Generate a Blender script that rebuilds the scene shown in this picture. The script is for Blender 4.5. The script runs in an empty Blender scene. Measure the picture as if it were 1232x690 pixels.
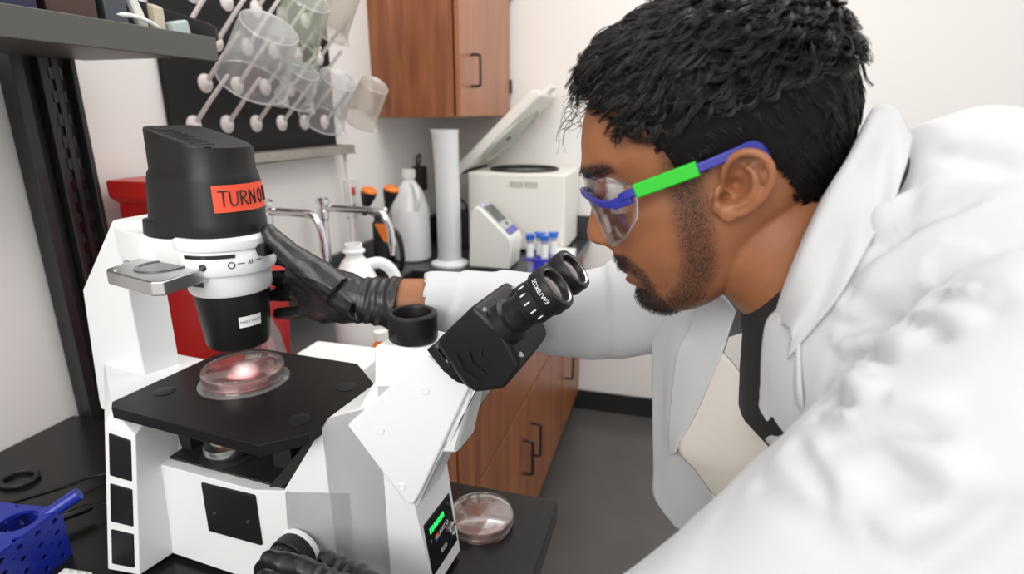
import bpy, bmesh, math, random
import numpy as np
from mathutils import Vector, Matrix, noise as mnoise

random.seed(7); RNG = np.random.default_rng(7)
SC = bpy.context.scene
COL = SC.collection

# ------------------------------------------------------------------ camera, light, exposure
CAMZ = 1.47
def setup_camera():
    cd = bpy.data.cameras.new('camera'); co = bpy.data.objects.new('camera', cd); COL.objects.link(co)
    f = 700.0
    pitch = math.atan(208/f)
    d = Vector((206, 208, f)).normalized()          # world Y axis seen in camera (right, up, forward)
    z = Vector((0, math.cos(pitch), -math.sin(pitch)))
    x = -(d.cross(z))
    # rows are the world axes in camera coordinates; columns are camera axes in world coordinates
    right = Vector((x[0], d[0], z[0])); up = Vector((x[1], d[1], z[1])); fwd = Vector((x[2], d[2], z[2]))
    m = Matrix((right, up, -fwd)).transposed()
    co.matrix_world = Matrix.Translation((0, 0, CAMZ)) @ m.to_4x4()
    cd.sensor_width = 36.0; cd.lens = 36.0*f/1232
    cd.clip_start = 0.02; cd.clip_end = 50
    cd.dof.use_dof = True; cd.dof.focus_distance = 0.62; cd.dof.aperture_fstop = 5.0
    SC.camera = co
setup_camera()

SC.view_settings.view_transform = 'Standard'
SC.view_settings.look = 'None'
SC.view_settings.gamma = 1.0
SC.view_settings.use_curve_mapping = False
SC.view_settings.exposure = 0.1

w = bpy.data.worlds.new('world'); SC.world = w; w.use_nodes = True
bg = w.node_tree.nodes['Background']; bg.inputs[0].default_value = (1.0, 0.99, 0.985, 1); bg.inputs[1].default_value = 0.88

def area_light(name, loc, size, power, target=None, color=(1, 0.97, 0.93)):
    ld = bpy.data.lights.new(name, 'AREA'); ld.shape = 'RECTANGLE'; ld.size, ld.size_y = size
    ld.energy = power; ld.color = color
    o = bpy.data.objects.new(name, ld); COL.objects.link(o); o.location = loc
    if target is not None:
        o.rotation_euler = (Vector(target)-Vector(loc)).to_track_quat('-Z', 'Y').to_euler()
    return o
area_light('ceiling_or_fill_light', (0.35, 1.25, 2.75), (0.6, 1.2), 13)
area_light('ceiling_or_fill_light', (-0.45, 0.1, 2.75), (0.6, 1.2), 4)
area_light('ceiling_or_fill_light', (-0.25, 1.75, 2.75), (0.6, 1.2), 7)  # added above the counter to brighten the left and back of the room
area_light('ceiling_or_fill_light', (1.5, 0.9, 2.75), (0.6, 1.2), 3)
area_light('ceiling_or_fill_light', (-0.40, -1.5, 2.15), (1.4, 1.0), 32, (-0.3, 0.7, 1.1))  # added frontal fill behind the camera, below ceiling height

# ------------------------------------------------------------------ materials
def mat(name, color, rough=0.5, metal=0.0, spec=0.5, bump=0.0, bscale=200.0, var=0.0, vscale=8.0, coat=0.0, **kw):
    m = bpy.data.materials.new(name); m.use_nodes = True
    nt = m.node_tree; b = nt.nodes['Principled BSDF']
    c = tuple(color)+(1,) if len(color) == 3 else color
    b.inputs['Base Color'].default_value = c
    b.inputs['Roughness'].default_value = rough; b.inputs['Metallic'].default_value = metal
    b.inputs['Specular IOR Level'].default_value = spec
    b.inputs['Coat Weight'].default_value = coat
    for k, v in kw.items(): b.inputs[k].default_value = v
    if var > 0 or bump > 0:
        tc = nt.nodes.new('ShaderNodeTexCoord')
    if var > 0:
        n = nt.nodes.new('ShaderNodeTexNoise'); n.inputs['Scale'].default_value = vscale; n.inputs['Detail'].default_value = 4
        nt.links.new(tc.outputs['Object'], n.inputs['Vector'])
        mx = nt.nodes.new('ShaderNodeMix'); mx.data_type = 'RGBA'
        mx.inputs['A'].default_value = tuple(max(0, x*(1-var)) for x in c[:3])+(1,)
        mx.inputs['B'].default_value = tuple(min(1, x*(1+var)) for x in c[:3])+(1,)
        nt.links.new(n.outputs['Fac'], mx.inputs['Factor']); nt.links.new(mx.outputs['Result'], b.inputs['Base Color'])
    if bump > 0:
        n2 = nt.nodes.new('ShaderNodeTexNoise'); n2.inputs['Scale'].default_value = bscale; n2.inputs['Detail'].default_value = 3
        nt.links.new(tc.outputs['Object'], n2.inputs['Vector'])
        bp = nt.nodes.new('ShaderNodeBump'); bp.inputs['Strength'].default_value = bump; bp.inputs['Distance'].default_value = 0.002
        nt.links.new(n2.outputs['Fac'], bp.inputs['Height']); nt.links.new(bp.outputs['Normal'], b.inputs['Normal'])
    return m

def clear_mat(name, tint=(1, 1, 1), rough=0.03, base=0.06, edge=0.75, col=(0.9, 0.9, 0.9), haze=0.0, tl_fac=0.5):
    """thin clear plastic: see-through face on, reflecting and whiter at the rims"""
    m = bpy.data.materials.new(name); m.use_nodes = True; nt = m.node_tree; nt.nodes.clear()
    out = nt.nodes.new('ShaderNodeOutputMaterial')
    tr = nt.nodes.new('ShaderNodeBsdfTransparent'); tr.inputs[0].default_value = tuple(tint)+(1,)
    gl = nt.nodes.new('ShaderNodeBsdfGlossy'); gl.inputs['Roughness'].default_value = rough
    df = nt.nodes.new('ShaderNodeBsdfDiffuse'); df.inputs[0].default_value = tuple(col)+(1,)
    tl = nt.nodes.new('ShaderNodeBsdfTranslucent'); tl.inputs[0].default_value = tuple(col)+(1,)
    a2 = nt.nodes.new('ShaderNodeMixShader'); a2.inputs[0].default_value = tl_fac
    nt.links.new(df.outputs[0], a2.inputs[1]); nt.links.new(tl.outputs[0], a2.inputs[2])
    lw = nt.nodes.new('ShaderNodeLayerWeight'); lw.inputs[0].default_value = 0.28
    mr = nt.nodes.new('ShaderNodeMapRange'); mr.inputs['To Min'].default_value = base; mr.inputs['To Max'].default_value = edge
    nt.links.new(lw.outputs['Fresnel'], mr.inputs['Value'])
    m1 = nt.nodes.new('ShaderNodeMixShader'); m1.inputs[0].default_value = haze
    nt.links.new(tr.outputs[0], m1.inputs[1]); nt.links.new(a2.outputs[0], m1.inputs[2])
    m2 = nt.nodes.new('ShaderNodeMixShader')
    nt.links.new(mr.outputs['Result'], m2.inputs[0]); nt.links.new(m1.outputs[0], m2.inputs[1]); nt.links.new(gl.outputs[0], m2.inputs[2])
    nt.links.new(m2.outputs[0], out.inputs[0])
    return m

def wood_mat(name, c1, c2, rough=0.35):
    m = mat(name, c1, rough); nt = m.node_tree; b = nt.nodes['Principled BSDF']
    tc = nt.nodes.new('ShaderNodeTexCoord'); mp = nt.nodes.new('ShaderNodeMapping'); mp.inputs['Scale'].default_value = (14, 14, 1.2)
    n = nt.nodes.new('ShaderNodeTexNoise'); n.inputs['Scale'].default_value = 2.2; n.inputs['Detail'].default_value = 7; n.inputs['Distortion'].default_value = 0.6
    r = nt.nodes.new('ShaderNodeValToRGB'); r.color_ramp.elements[0].position = 0.3; r.color_ramp.elements[1].position = 0.72
    r.color_ramp.elements[0].color = tuple(c1)+(1,); r.color_ramp.elements[1].color = tuple(c2)+(1,)
    nt.links.new(tc.outputs['Object'], mp.inputs['Vector']); nt.links.new(mp.outputs[0], n.inputs['Vector'])
    nt.links.new(n.outputs['Fac'], r.inputs[0]); nt.links.new(r.outputs[0], b.inputs['Base Color'])
    return m

M = {}
M['wall'] = mat('wall_paint', (0.81, 0.785, 0.76), 0.7, bump=0.08, bscale=160, var=0.02, vscale=2)
M['floor'] = mat('floor_vinyl', (0.085, 0.08, 0.076), 0.3, var=0.25, vscale=5, bump=0.03, bscale=60)
M['black_rubber'] = mat('black_rubber', (0.012, 0.012, 0.013), 0.55)
M['bench'] = mat('black_epoxy', (0.011, 0.0105, 0.010), 0.24, spec=0.28, var=0.3, vscale=30, bump=0.02, bscale=300)
M['counter'] = mat('dark_epoxy', (0.03, 0.031, 0.033), 0.3, var=0.2, vscale=20)
M['wood'] = wood_mat('cherry_veneer', (0.17, 0.052, 0.018), (0.33, 0.115, 0.042))
M['wood_door'] = wood_mat('cherry_door', (0.30, 0.11, 0.045), (0.40, 0.165, 0.075), 0.28)
M['black_metal'] = mat('black_metal', (0.016, 0.016, 0.017), 0.4)
M['grey_metal'] = mat('grey_painted_steel', (0.075, 0.077, 0.07), 0.45, var=0.1, vscale=12, bump=0.05, bscale=400)
M['chrome'] = mat('chrome', (0.75, 0.75, 0.76), 0.12, 1.0)
M['steel'] = mat('brushed_steel', (0.62, 0.62, 0.62), 0.3, 1.0)
M['peg'] = mat('white_peg_plastic', (0.78, 0.72, 0.70), 0.45)
M['pegboard'] = mat('black_board', (0.012, 0.0125, 0.0135), 0.45, spec=0.2, var=0.2, vscale=15)
M['trough'] = mat('grey_trough', (0.33, 0.30, 0.26), 0.5, var=0.2, vscale=60)
M['beaker'] = clear_mat('translucent_beaker', (0.97, 0.97, 0.97), 0.15, 0.05, 0.4, (0.95, 0.955, 0.96), 0.30)
M['beaker_green'] = clear_mat('greenish_beaker', (0.93, 0.96, 0.90), 0.15, 0.06, 0.5, (0.86, 0.90, 0.80), 0.30)
M['beaker_cream'] = clear_mat('cream_beaker', (0.95, 0.93, 0.90), 0.2, 0.06, 0.4, (0.85, 0.80, 0.73), 0.42)
M['beaker_rim'] = clear_mat('beaker_edge', (0.95, 0.95, 0.95), 0.1, 0.10, 0.5, (0.92, 0.93, 0.93), 0.55)
M['hdpe'] = mat('milky_hdpe', (0.86, 0.87, 0.87), 0.35, spec=0.4, **{'Subsurface Weight': 0.25, 'Subsurface Radius': (0.02, 0.02, 0.02)})
M['hdpe_cloudy'] = clear_mat('cloudy_hdpe', (0.95, 0.96, 0.97), 0.2, 0.05, 0.35, (0.97, 0.975, 0.98), 0.95, 0.12)
M['hdpe_liquid'] = mat('water_behind_plastic', (0.62, 0.64, 0.66), 0.3)
M['white_plastic'] = mat('white_plastic', (0.78, 0.78, 0.74), 0.35)
M['cream_plastic'] = mat('cream_plastic', (0.80, 0.78, 0.73), 0.4)
M['red'] = mat('red_plastic', (0.42, 0.012, 0.010), 0.35, var=0.1, vscale=6)
M['red_light'] = mat('red_plastic_rim', (0.55, 0.02, 0.015), 0.35)
M['orange'] = mat('orange_plastic', (0.90, 0.22, 0.015), 0.4)
M['blue'] = mat('blue_plastic', (0.008, 0.022, 0.30), 0.35, **{'Subsurface Weight': 0.1})
M['violet_blue'] = mat('violet_blue_plastic', (0.04, 0.045, 0.50), 0.35)
M['cap_blue'] = mat('bright_blue_caps', (0.02, 0.14, 0.62), 0.4)
M['screen_grey'] = mat('grey_screen', (0.42, 0.44, 0.44), 0.15)
M['screen_dark'] = mat('dark_screen', (0.08, 0.085, 0.085), 0.12)
M['purple'] = mat('purple_trim', (0.11, 0.10, 0.40), 0.35)
M['paper'] = mat('white_paper', (0.86, 0.86, 0.85), 0.8)
M['ink'] = mat('black_ink', (0.015, 0.014, 0.014), 0.6)
M['scope_white'] = mat('enamel_white', (0.80, 0.825, 0.825), 0.36, bump=0.04, bscale=500)
M['scope_black'] = mat('satin_black', (0.010, 0.010, 0.0105), 0.42, spec=0.32, bump=0.06, bscale=700)
M['gloss_black'] = mat('gloss_black', (0.006, 0.006, 0.008), 0.16)
M['stage'] = mat('stage_black', (0.011, 0.0098, 0.0094), 0.36, spec=0.18, bump=0.05, bscale=800)
M['tape'] = mat('orange_tape', (0.86, 0.085, 0.035), 0.6, bump=0.1, bscale=60)
M['clear'] = clear_mat('clear_polystyrene', (0.985, 0.97, 0.97), 0.03, 0.05, 0.65, (0.95, 0.9, 0.9), 0.05)
M['medium'] = clear_mat('pink_medium', (0.97, 0.50, 0.50), 0.02, 0.03, 0.25, (0.97, 0.52, 0.53), 0.80)
M['medium_pale'] = clear_mat('pale_pink_medium', (0.93, 0.55, 0.5), 0.02, 0.03, 0.25, (0.85, 0.5, 0.45), 0.25)
M['glass_plate'] = clear_mat('glass_insert', (0.88, 0.93, 0.92), 0.05, 0.14, 0.8, haze=0.38)
M['lens'] = mat('lens_glass', (0.10, 0.085, 0.08), 0.08, coat=1.0)
M['teal_grey'] = mat('pale_teal_plastic', (0.42, 0.50, 0.48), 0.4)
M['beige'] = mat('beige_card', (0.52, 0.45, 0.34), 0.6)
M['navy'] = mat('navy_box', (0.008, 0.009, 0.05), 0.4)
M['brown'] = mat('dark_brown_box', (0.05, 0.022, 0.016), 0.4)

def emit(name, col, s):
    m = bpy.data.materials.new(name); m.use_nodes = True; b = m.node_tree.nodes['Principled BSDF']
    b.inputs['Base Color'].default_value = tuple(col)+(1,); b.inputs['Emission Color'].default_value = tuple(col)+(1,); b.inputs['Emission Strength'].default_value = s
    return m
M['led_green'] = emit('green_led', (0.02, 0.85, 0.15), 1.0)
M['led_blue'] = emit('blue_led', (0.3, 0.35, 1.0), 1.5)

# ------------------------------------------------------------------ mesh helpers
class MB:
    def __init__(s): s.v = []; s.f = []; s.mi = []; s.cur = 0
    def add(s, vs, fs):
        o = len(s.v); s.v += [tuple(map(float, p)) for p in vs]
        s.f += [tuple(i+o for i in f) for f in fs]; s.mi += [s.cur]*len(fs); return s
    def box(s, x0, x1, y0, y1, z0, z1):
        return s.add([(x0,y0,z0),(x1,y0,z0),(x1,y1,z0),(x0,y1,z0),(x0,y0,z1),(x1,y0,z1),(x1,y1,z1),(x0,y1,z1)],
                     [(3,2,1,0),(4,5,6,7),(0,1,5,4),(1,2,6,5),(2,3,7,6),(3,0,4,7)])
    def hull(s, pts):
        bm = bmesh.new()
        for p in pts: bm.verts.new(p)
        r = bmesh.ops.convex_hull(bm, input=bm.verts)
        dead = [g for g in r['geom_interior']+r['geom_unused'] if isinstance(g, bmesh.types.BMVert)]
        bmesh.ops.delete(bm, geom=list(set(dead)), context='VERTS')
        bmesh.ops.dissolve_limit(bm, angle_limit=0.02, verts=bm.verts, edges=bm.edges)
        bm.verts.index_update()
        vs = [v.co[:] for v in bm.verts]; fs = [[v.index for v in f.verts] for f in bm.faces]; bm.free()
        return s.add(vs, fs)
    def prism(s, poly, a, b, plane='xz'):
        """polygon in a plane, extruded from a to b on the third axis"""
        n = len(poly)
        def P(p, t):
            return (p[0], t, p[1]) if plane == 'xz' else ((p[0], p[1], t) if plane == 'xy' else (t, p[0], p[1]))
        vs = [P(p, a) for p in poly]+[P(p, b) for p in poly]
        ar = sum(poly[i][0]*poly[(i+1) % n][1]-poly[(i+1) % n][0]*poly[i][1] for i in range(n))
        fs = [tuple(range(n)), tuple(range(2*n-1, n-1, -1))]+[((i+1) % n, i, n+i, n+(i+1) % n) for i in range(n)]
        flip = (ar < 0) ^ (plane != 'xz') ^ (b < a)
        if flip: fs = [tuple(reversed(f)) for f in fs]
        return s.add(vs, fs)
    def lathe(s, prof, c=(0,0,0), d=(0,0,1), n=32, cap0=True, cap1=True, sx=1.0, xdir=None):
        d = Vector(d).normalized()
        if xdir is None: xdir = Vector((1,0,0)) if abs(d.x) < 0.9 else Vector((0,1,0))
        e1 = (Vector(xdir)-d*Vector(xdir).dot(d)).normalized(); e2 = d.cross(e1); c = Vector(c)
        vs = []; fs = []
        for r, z in prof:
            for i in range(n):
                a = 2*math.pi*i/n
                vs.append(c+d*z+e1*(r*sx*math.cos(a))+e2*(r*math.sin(a)))
        k = len(prof)
        for j in range(k-1):
            for i in range(n):
                i2 = (i+1) % n
                fs.append((j*n+i, j*n+i2, (j+1)*n+i2, (j+1)*n+i))
        if cap0 and prof[0][0] > 1e-6: fs.append(tuple(range(n-1, -1, -1)))
        if cap1 and prof[-1][0] > 1e-6: fs.append(tuple((k-1)*n+i for i in range(n)))
        return s.add(vs, fs)
    def cyl(s, c, d, r, h, n=24): return s.lathe([(r, 0), (r, h)], c, d, n)
    def tube(s, pts, r, n=10, caps=True, flat=1.0):
        pts = [Vector(p) for p in pts]; k = len(pts)
        rs = r if isinstance(r, (list, tuple)) else [r]*k
        vs = []; fs = []; e1 = None
        for j, p in enumerate(pts):
            t = (pts[min(j+1, k-1)]-pts[max(j-1, 0)])
            t = t.normalized() if t.length > 1e-9 else Vector((0,0,1))
            if e1 is None:
                a = Vector((0,0,1)) if abs(t.z) < 0.9 else Vector((1,0,0)); e1 = (a-t*a.dot(t)).normalized()
            else:
                e1 = e1-t*e1.dot(t); e1 = e1.normalized()
            e2 = t.cross(e1)
            for i in range(n):
                an = 2*math.pi*i/n; vs.append(p+e1*(rs[j]*math.cos(an)*flat)+e2*(rs[j]*math.sin(an)))
        for j in range(k-1):
            for i in range(n):
                i2 = (i+1) % n; fs.append((j*n+i, j*n+i2, (j+1)*n+i2, (j+1)*n+i))
        if caps: fs.append(tuple(range(n-1, -1, -1))); fs.append(tuple((k-1)*n+i for i in range(n)))
        return s.add(vs, fs)
    def sph(s, c, r, n=20, m=12, sc=(1,1,1), rot=None):
        vs = []; fs = []
        for j in range(m+1):
            t = math.pi*j/m
            for i in range(n):
                a = 2*math.pi*i/n
                p = Vector((r*sc[0]*math.sin(t)*math.cos(a), r*sc[1]*math.sin(t)*math.sin(a), r*sc[2]*math.cos(t)))
                if rot is not None: p = rot @ p
                vs.append(Vector(c)+p)
        for j in range(m):
            for i in range(n):
                i2 = (i+1) % n; fs.append((j*n+i, (j+1)*n+i, (j+1)*n+i2, j*n+i2))
        return s.add(vs, fs)
    def grid(s, P):
        """P[r][c] points -> quads"""
        R = len(P); C = len(P[0])
        return s.add([p for row in P for p in row], [(r*C+c, r*C+c+1, (r+1)*C+c+1, (r+1)*C+c) for r in range(R-1) for c in range(C-1)])
    def build(s, name, m, parent=None, bevel=0.0, seg=2, smooth=35, solid=0.0, sub=0, recalc=True):
        me = bpy.data.meshes.new(name); me.from_pydata(s.v, [], s.f)
        ms = m if isinstance(m, (list, tuple)) else [m]
        for x in ms: me.materials.append(x)
        if len(ms) > 1: me.polygons.foreach_set('material_index', s.mi)
        if recalc:
            bm = bmesh.new(); bm.from_mesh(me); bmesh.ops.remove_doubles(bm, verts=bm.verts, dist=1e-6)
            bmesh.ops.recalc_face_normals(bm, faces=bm.faces); bm.to_mesh(me); bm.free()
        if smooth:
            me.shade_smooth()
            if smooth < 180: me.set_sharp_from_angle(angle=math.radians(smooth))
        o = bpy.data.objects.new(name, me); COL.objects.link(o)
        if parent is not None: o.parent = parent
        if solid:
            md = o.modifiers.new('solid', 'SOLIDIFY'); md.thickness = solid; md.offset = 0
        if sub:
            md = o.modifiers.new('sub', 'SUBSURF'); md.levels = sub; md.render_levels = sub
        if bevel:
            md = o.modifiers.new('bevel', 'BEVEL'); md.width = bevel; md.segments = seg; md.limit_method = 'ANGLE'; md.angle_limit = math.radians(32)
            md.harden_normals = True
        return o

def tag(o, label, cat, group=None):
    o['label'] = label; o['category'] = cat
    if group: o['group'] = group
    return o
def thing(name, label, cat, loc=(0,0,0), rotz=0.0, group=None):
    o = bpy.data.objects.new(name, None); COL.objects.link(o); o.location = loc; o.rotation_euler = (0,0,rotz); o.empty_display_size = 0.05
    return tag(o, label, cat, group)
def plabel(o, s): o['label'] = s; return o
def struct(o): o['kind'] = 'structure'; return o
def copy_tree(o, parent=None):
    c = o.copy(); COL.objects.link(c)
    if parent is not None: c.parent = parent
    for ch in list(o.children): copy_tree(ch, c)
    return c
def text_mesh(s, size, ext=0.0003):
    """flat lettering as raw verts/faces lying in the xy plane, centred"""
    cu = bpy.data.curves.new('txt', 'FONT'); cu.body = s; cu.size = size; cu.extrude = ext; cu.align_x = 'CENTER'; cu.align_y = 'CENTER'; cu.resolution_u = 3
    o = bpy.data.objects.new('txt', cu); COL.objects.link(o); bpy.context.view_layer.update()
    me = bpy.data.meshes.new_from_object(o); vs = [v.co.copy() for v in me.vertices]; fs = [tuple(p.vertices) for p in me.polygons]
    bpy.data.objects.remove(o); bpy.data.curves.remove(cu); bpy.data.meshes.remove(me)
    return vs, fs
def put_text(mb, s, size, c, ex, ey, ext=0.0003):
    vs, fs = text_mesh(s, size, ext); ex = Vector(ex).normalized(); ey = Vector(ey).normalized(); ez = ex.cross(ey); c = Vector(c)
    mb.add([c+ex*v.x+ey*v.y+ez*v.z for v in vs], fs); return mb
def bez(pts, n=24):
    """smooth Catmull-Rom path through points"""
    P = [Vector(p) for p in pts]; P = [P[0]*2-P[1]]+P+[P[-1]*2-P[-2]]; out = []
    k = len(P)-3; per = max(2, n//k)
    for i in range(k):
        a, b, c, d = P[i:i+4]
        for j in range(per):
            t = j/per
            out.append(0.5*((2*b)+(c-a)*t+(2*a-5*b+4*c-d)*t*t+(-a+3*b-3*c+d)*t**3))
    out.append(P[-2]); return out

# ------------------------------------------------------------------ the room
XW = -1.12; YB = 2.73; HC = 2.8
struct(MB().box(XW-0.1, 3.0, -1.5, YB+0.1, -0.1, 0.0).build('floor', M['floor']))
struct(MB().box(XW-0.1, XW, -1.5, YB, 0.0, HC).build('wall_left', M['wall']))
struct(MB().box(XW-0.1, 3.0, YB, YB+0.1, 0.0, HC).build('wall_back', M['wall']))
struct(MB().box(-0.46, 3.0, YB-0.012, YB, 0.0, 0.105).build('baseboard_back', M['black_rubber'], bevel=0.003))

# ------------------------------------------------------------------ bench with the microscope
bench = thing('lab_bench', 'black resin workbench top along the left wall carrying the microscope', 'bench', (-0.63, 0.3, 0))
B0 = Vector((-0.63, 0.3, 0))
def rel(c): return lambda x0,x1,y0,y1,z0,z1: (x0-c[0], x1-c[0], y0-c[1], y1-c[1], z0-c[2], z1-c[2])
rb = rel(B0)
MB().box(*rb(-1.115, -0.14, -0.25, 0.757, 0.862, 0.90)).build('worktop', M['bench'], bench, bevel=0.003)
for x in (-1.08, -0.22):
    for y in (-0.2, 0.70):
        MB().box(*rb(x-0.025, x+0.025, y-0.025, y+0.025, 0, 0.862)).build('leg', M['black_metal'], bench, bevel=0.003)
MB().box(*rb(-1.06, -0.24, 0.69, 0.71, 0.79, 0.862)).build('apron', M['black_metal'], bench)
MB().box(*rb(-0.23, -0.21, -0.18, 0.68, 0.79, 0.862)).build('apron', M['black_metal'], bench)

# ------------------------------------------------------------------ sink counter and its cabinets
cnt = thing('sink_counter', 'long dark worktop with black sink running to the back wall', 'counter', (-0.75, 1.77, 0.87))
C0 = (-0.75, 1.77, 0.87); rc = rel(C0)
SX0, SX1, SY0, SY1 = -0.95, -0.50, 1.36, 1.965
wt = MB()
for bx in ((-1.06, -0.38, 0.80, SY0), (-1.118, -1.06, 0.89, SY0), (-1.118, -0.38, SY1, YB-0.002), (-1.118, SX0, SY0, SY1), (SX1, -0.38, SY0, SY1)):
    wt.box(*rc(*bx, 0.87, 0.90))
wt.build('worktop', M['counter'], cnt, bevel=0.002)
sk = MB(); t = 0.008
sk.box(*rc(SX0, SX0+t, SY0, SY1, 0.68, 0.899)); sk.box(*rc(SX1-t, SX1, SY0, SY1, 0.68, 0.899))
sk.box(*rc(SX0, SX1, SY0, SY0+t, 0.68, 0.899)); sk.box(*rc(SX0, SX1, SY1-t, SY1, 0.68, 0.899)); sk.box(*rc(SX0, SX1, SY0, SY1, 0.67, 0.68))
sk.build('sink_basin', M['black_rubber'], cnt)
MB().lathe([(0.03, 0), (0.03, 0.004), (0.02, 0.003)], (-0.72-C0[0], 1.66-C0[1], 0.68-C0[2])).build('drain', M['chrome'], cnt)
MB().box(*rc(-1.118, -1.098, 0.89, YB-0.002, 0.90, 1.01)).build('backsplash', M['counter'], cnt, bevel=0.002)
MB().box(*rc(-1.098, -0.38, YB-0.022, YB-0.002, 0.90, 1.01)).build('backsplash', M['counter'], cnt, bevel=0.002)

def pull(mb, a, b, out, r=0.005):
    a = Vector(a); b = Vector(b); out = Vector(out); d = (b-a).normalized()*0.012
    mb.tube(bez([a, a+out*0.6, a+out*0.93+d*0.25, a+out+d, b+out-d, b+out*0.93-d*0.25, b+out*0.6, b], 28), r, 8)
    return mb
def base_unit(y0, y1, name_label, doors, drawers, ztop=0.868, xb=-1.10):
    c = (-0.75, (y0+y1)/2, 0); r_ = rel(c)
    t = thing('base_cabinet', name_label, 'cabinet', c)
    MB().box(*r_(xb, -0.432, y0, y1, 0.10, 0.64)).box(*r_(-0.462, -0.432, y0, y1, 0.64, ztop)).box(*r_(xb, xb+0.02, y0, y1, 0.64, ztop)).build('body', M['wood'], t)
    MB().box(*r_(-1.05, -0.47, y0, y1, 0.0, 0.10)).build('toe_kick', M['black_rubber'], t)
    for (a, b, hy, lab) in doors:
        d = MB().box(*r_(-0.430, -0.41, a, b, 0.105, 0.603)).build('door', M['wood'], t, bevel=0.0015)
        if hy is not None:
            h = pull(MB(), (-0.41-c[0], hy-c[1], 0.475), (-0.41-c[0], hy-c[1], 0.355), (0.032, 0, 0)).build('handle', M['black_metal'], d)
    for (a, b, kind) in drawers:
        d = MB().box(*r_(-0.430, -0.41, a, b, 0.612, 0.862)).build('drawer' if kind else 'front_panel', M['wood'], t, bevel=0.0015)
        if kind: pull(MB(), (-0.41-c[0], (a+b)/2-0.06-c[1], 0.80), (-0.41-c[0], (a+b)/2+0.06-c[1], 0.80), (0.032, 0, 0)).build('handle', M['steel'], d)
    return t
base_unit(0.81, 1.02, 'narrow reddish wood cabinet half hidden behind the microscope', [(0.813, 1.017, None, '')], [(0.813, 1.017, 0)], xb=-1.05)
base_unit(1.023, 2.247, 'reddish wood sink cabinet with two doors and paired black handles', [(1.026, 1.637, 1.585, ''), (1.643, 2.244, 1.695, '')], [(1.026, 2.244, 0)])
base_unit(2.25, 2.725, 'last wood base cabinet with a drawer, against the back wall', [(2.253, 2.722, 2.32, '')], [(2.253, 2.722, 1)])

# ------------------------------------------------------------------ wall cabinet
wc0 = (-0.95, 2.38, 1.455)
wc = thing('wall_cabinet', 'reddish cherry wood cabinet hung high on the left wall', 'cabinet', wc0); r_ = rel(wc0)
MB().box(*r_(-1.119, -0.797, 2.054, 2.70, 1.457, 2.25)).build('body', M['wood'], wc, bevel=0.0015)
dr = MB().box(*r_(-0.791, -0.772, 2.06, 2.695, 1.462, 2.25)).build('door', M['wood_door'], wc, bevel=0.0015)
plabel(dr, 'lighter glossy door front')
pull(MB(), (-0.772-wc0[0], 2.18-wc0[1], 1.57-wc0[2]), (-0.772-wc0[0], 2.18-wc0[1], 1.68-wc0[2]), (0.035, 0, 0), 0.0055).build('handle', M['black_metal'], dr)
for z in (1.56, 1.95):
    MB().box(*r_(-0.789, -0.765, 2.697, 2.715, z, z+0.06)).build('hinge', M['black_metal'], wc)

# ------------------------------------------------------------------ bench shelving upright and shelf
up0 = (-1.09, 0.85, 0)
sh = thing('shelf_unit', 'black slotted steel upright carrying a grey steel shelf', 'shelf', up0); r_ = rel(up0)
pt = MB()
pt.box(*r_(-1.118, -1.10, 0.768, 0.882, 0.0, 2.3)); pt.box(*r_(-1.10, -1.082, 0.768, 0.788, 0, 2.3)); pt.box(*r_(-1.10, -1.082, 0.872, 0.882, 0, 2.3)); pt.box(*r_(-1.10, -1.080, 0.812, 0.820, 0, 2.3))
pt.build('upright', M['black_metal'], sh, bevel=0.002)
sl = MB()
for i in range(24):
    z = 1.05+0.04*i
    for y in (0.838, 0.858):
        sl.box(*r_(-1.1005, -1.0955, y, y+0.008, z, z+0.020))
o = sl.build('slot', M['gloss_black'], sh); o['kind'] = 'stuff'; plabel(o, 'two columns of dark slots')
st = MB()
st.box(*r_(-1.10, -1.0955, 0.826, 0.836, 0.95, 2.2)).box(*r_(-1.10, -1.0955, 0.847, 0.857, 0.95, 2.2))
o = st.build('slot_edge', M['black_metal'], sh); o['kind'] = 'stuff'
MB().box(*r_(-1.09, -0.792, 0.0, 0.908, 1.566, 1.574)).box(*r_(-0.797, -0.79, 0.0, 0.91, 1.558, 1.597)).box(*r_(-1.09, -0.80, 0.0, 0.02, 1.55, 1.57)).build('shelf_board', M['grey_metal'], sh, bevel=0.0015)
MB().prism([(-0.79-up0[0], 1.594), (-0.79-up0[0], 1.614), (-0.81-up0[0], 1.622), (-1.07-up0[0], 1.70), (-1.07-up0[0], 1.568), (-0.83-up0[0], 1.574)], 0.912-up0[1], 0.917-up0[1]).build('bracket', M['black_metal'], sh, bevel=0.001)
ZS = 1.5745
tag(MB().box(-0.99, -0.81, 0.30, 0.625, ZS, ZS+0.15).build('storage_box', M['navy'], bevel=0.004), 'dark navy box at the left end of the grey shelf', 'box')
tag(MB().box(-0.99, -0.815, 0.64, 0.715, ZS, ZS+0.12).build('storage_box', M['brown'], bevel=0.006), 'dark brown glossy box on the shelf beside the navy box', 'box')
t = thing('power_adapter', 'dark grey adapter lying behind white cord on the shelf', 'adapter', (-0.84, 0.745, ZS))
MB().box(-0.03, 0.025, -0.018, 0.02, 0, 0.09).build('body', mat('slate_plastic', (0.05, 0.06, 0.07), 0.4), t, bevel=0.006)
t = thing('coiled_cord', 'loose white cord curling along the front of the grey shelf', 'cord', (-0.82, 0.78, ZS))
MB().tube(bez([(0, -0.05, 0.035), (0.004, -0.01, 0.038), (0, 0.03, 0.032), (-0.012, 0.05, 0.022), (-0.03, 0.03, 0.01), (-0.05, 0.0, 0.004)], 30), 0.0035, 8).build('cord', M['paper'], t)
t = thing('plastic_clip', 'white arched plastic clip standing on the shelf', 'clip', (-0.83, 0.80, ZS))
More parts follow.
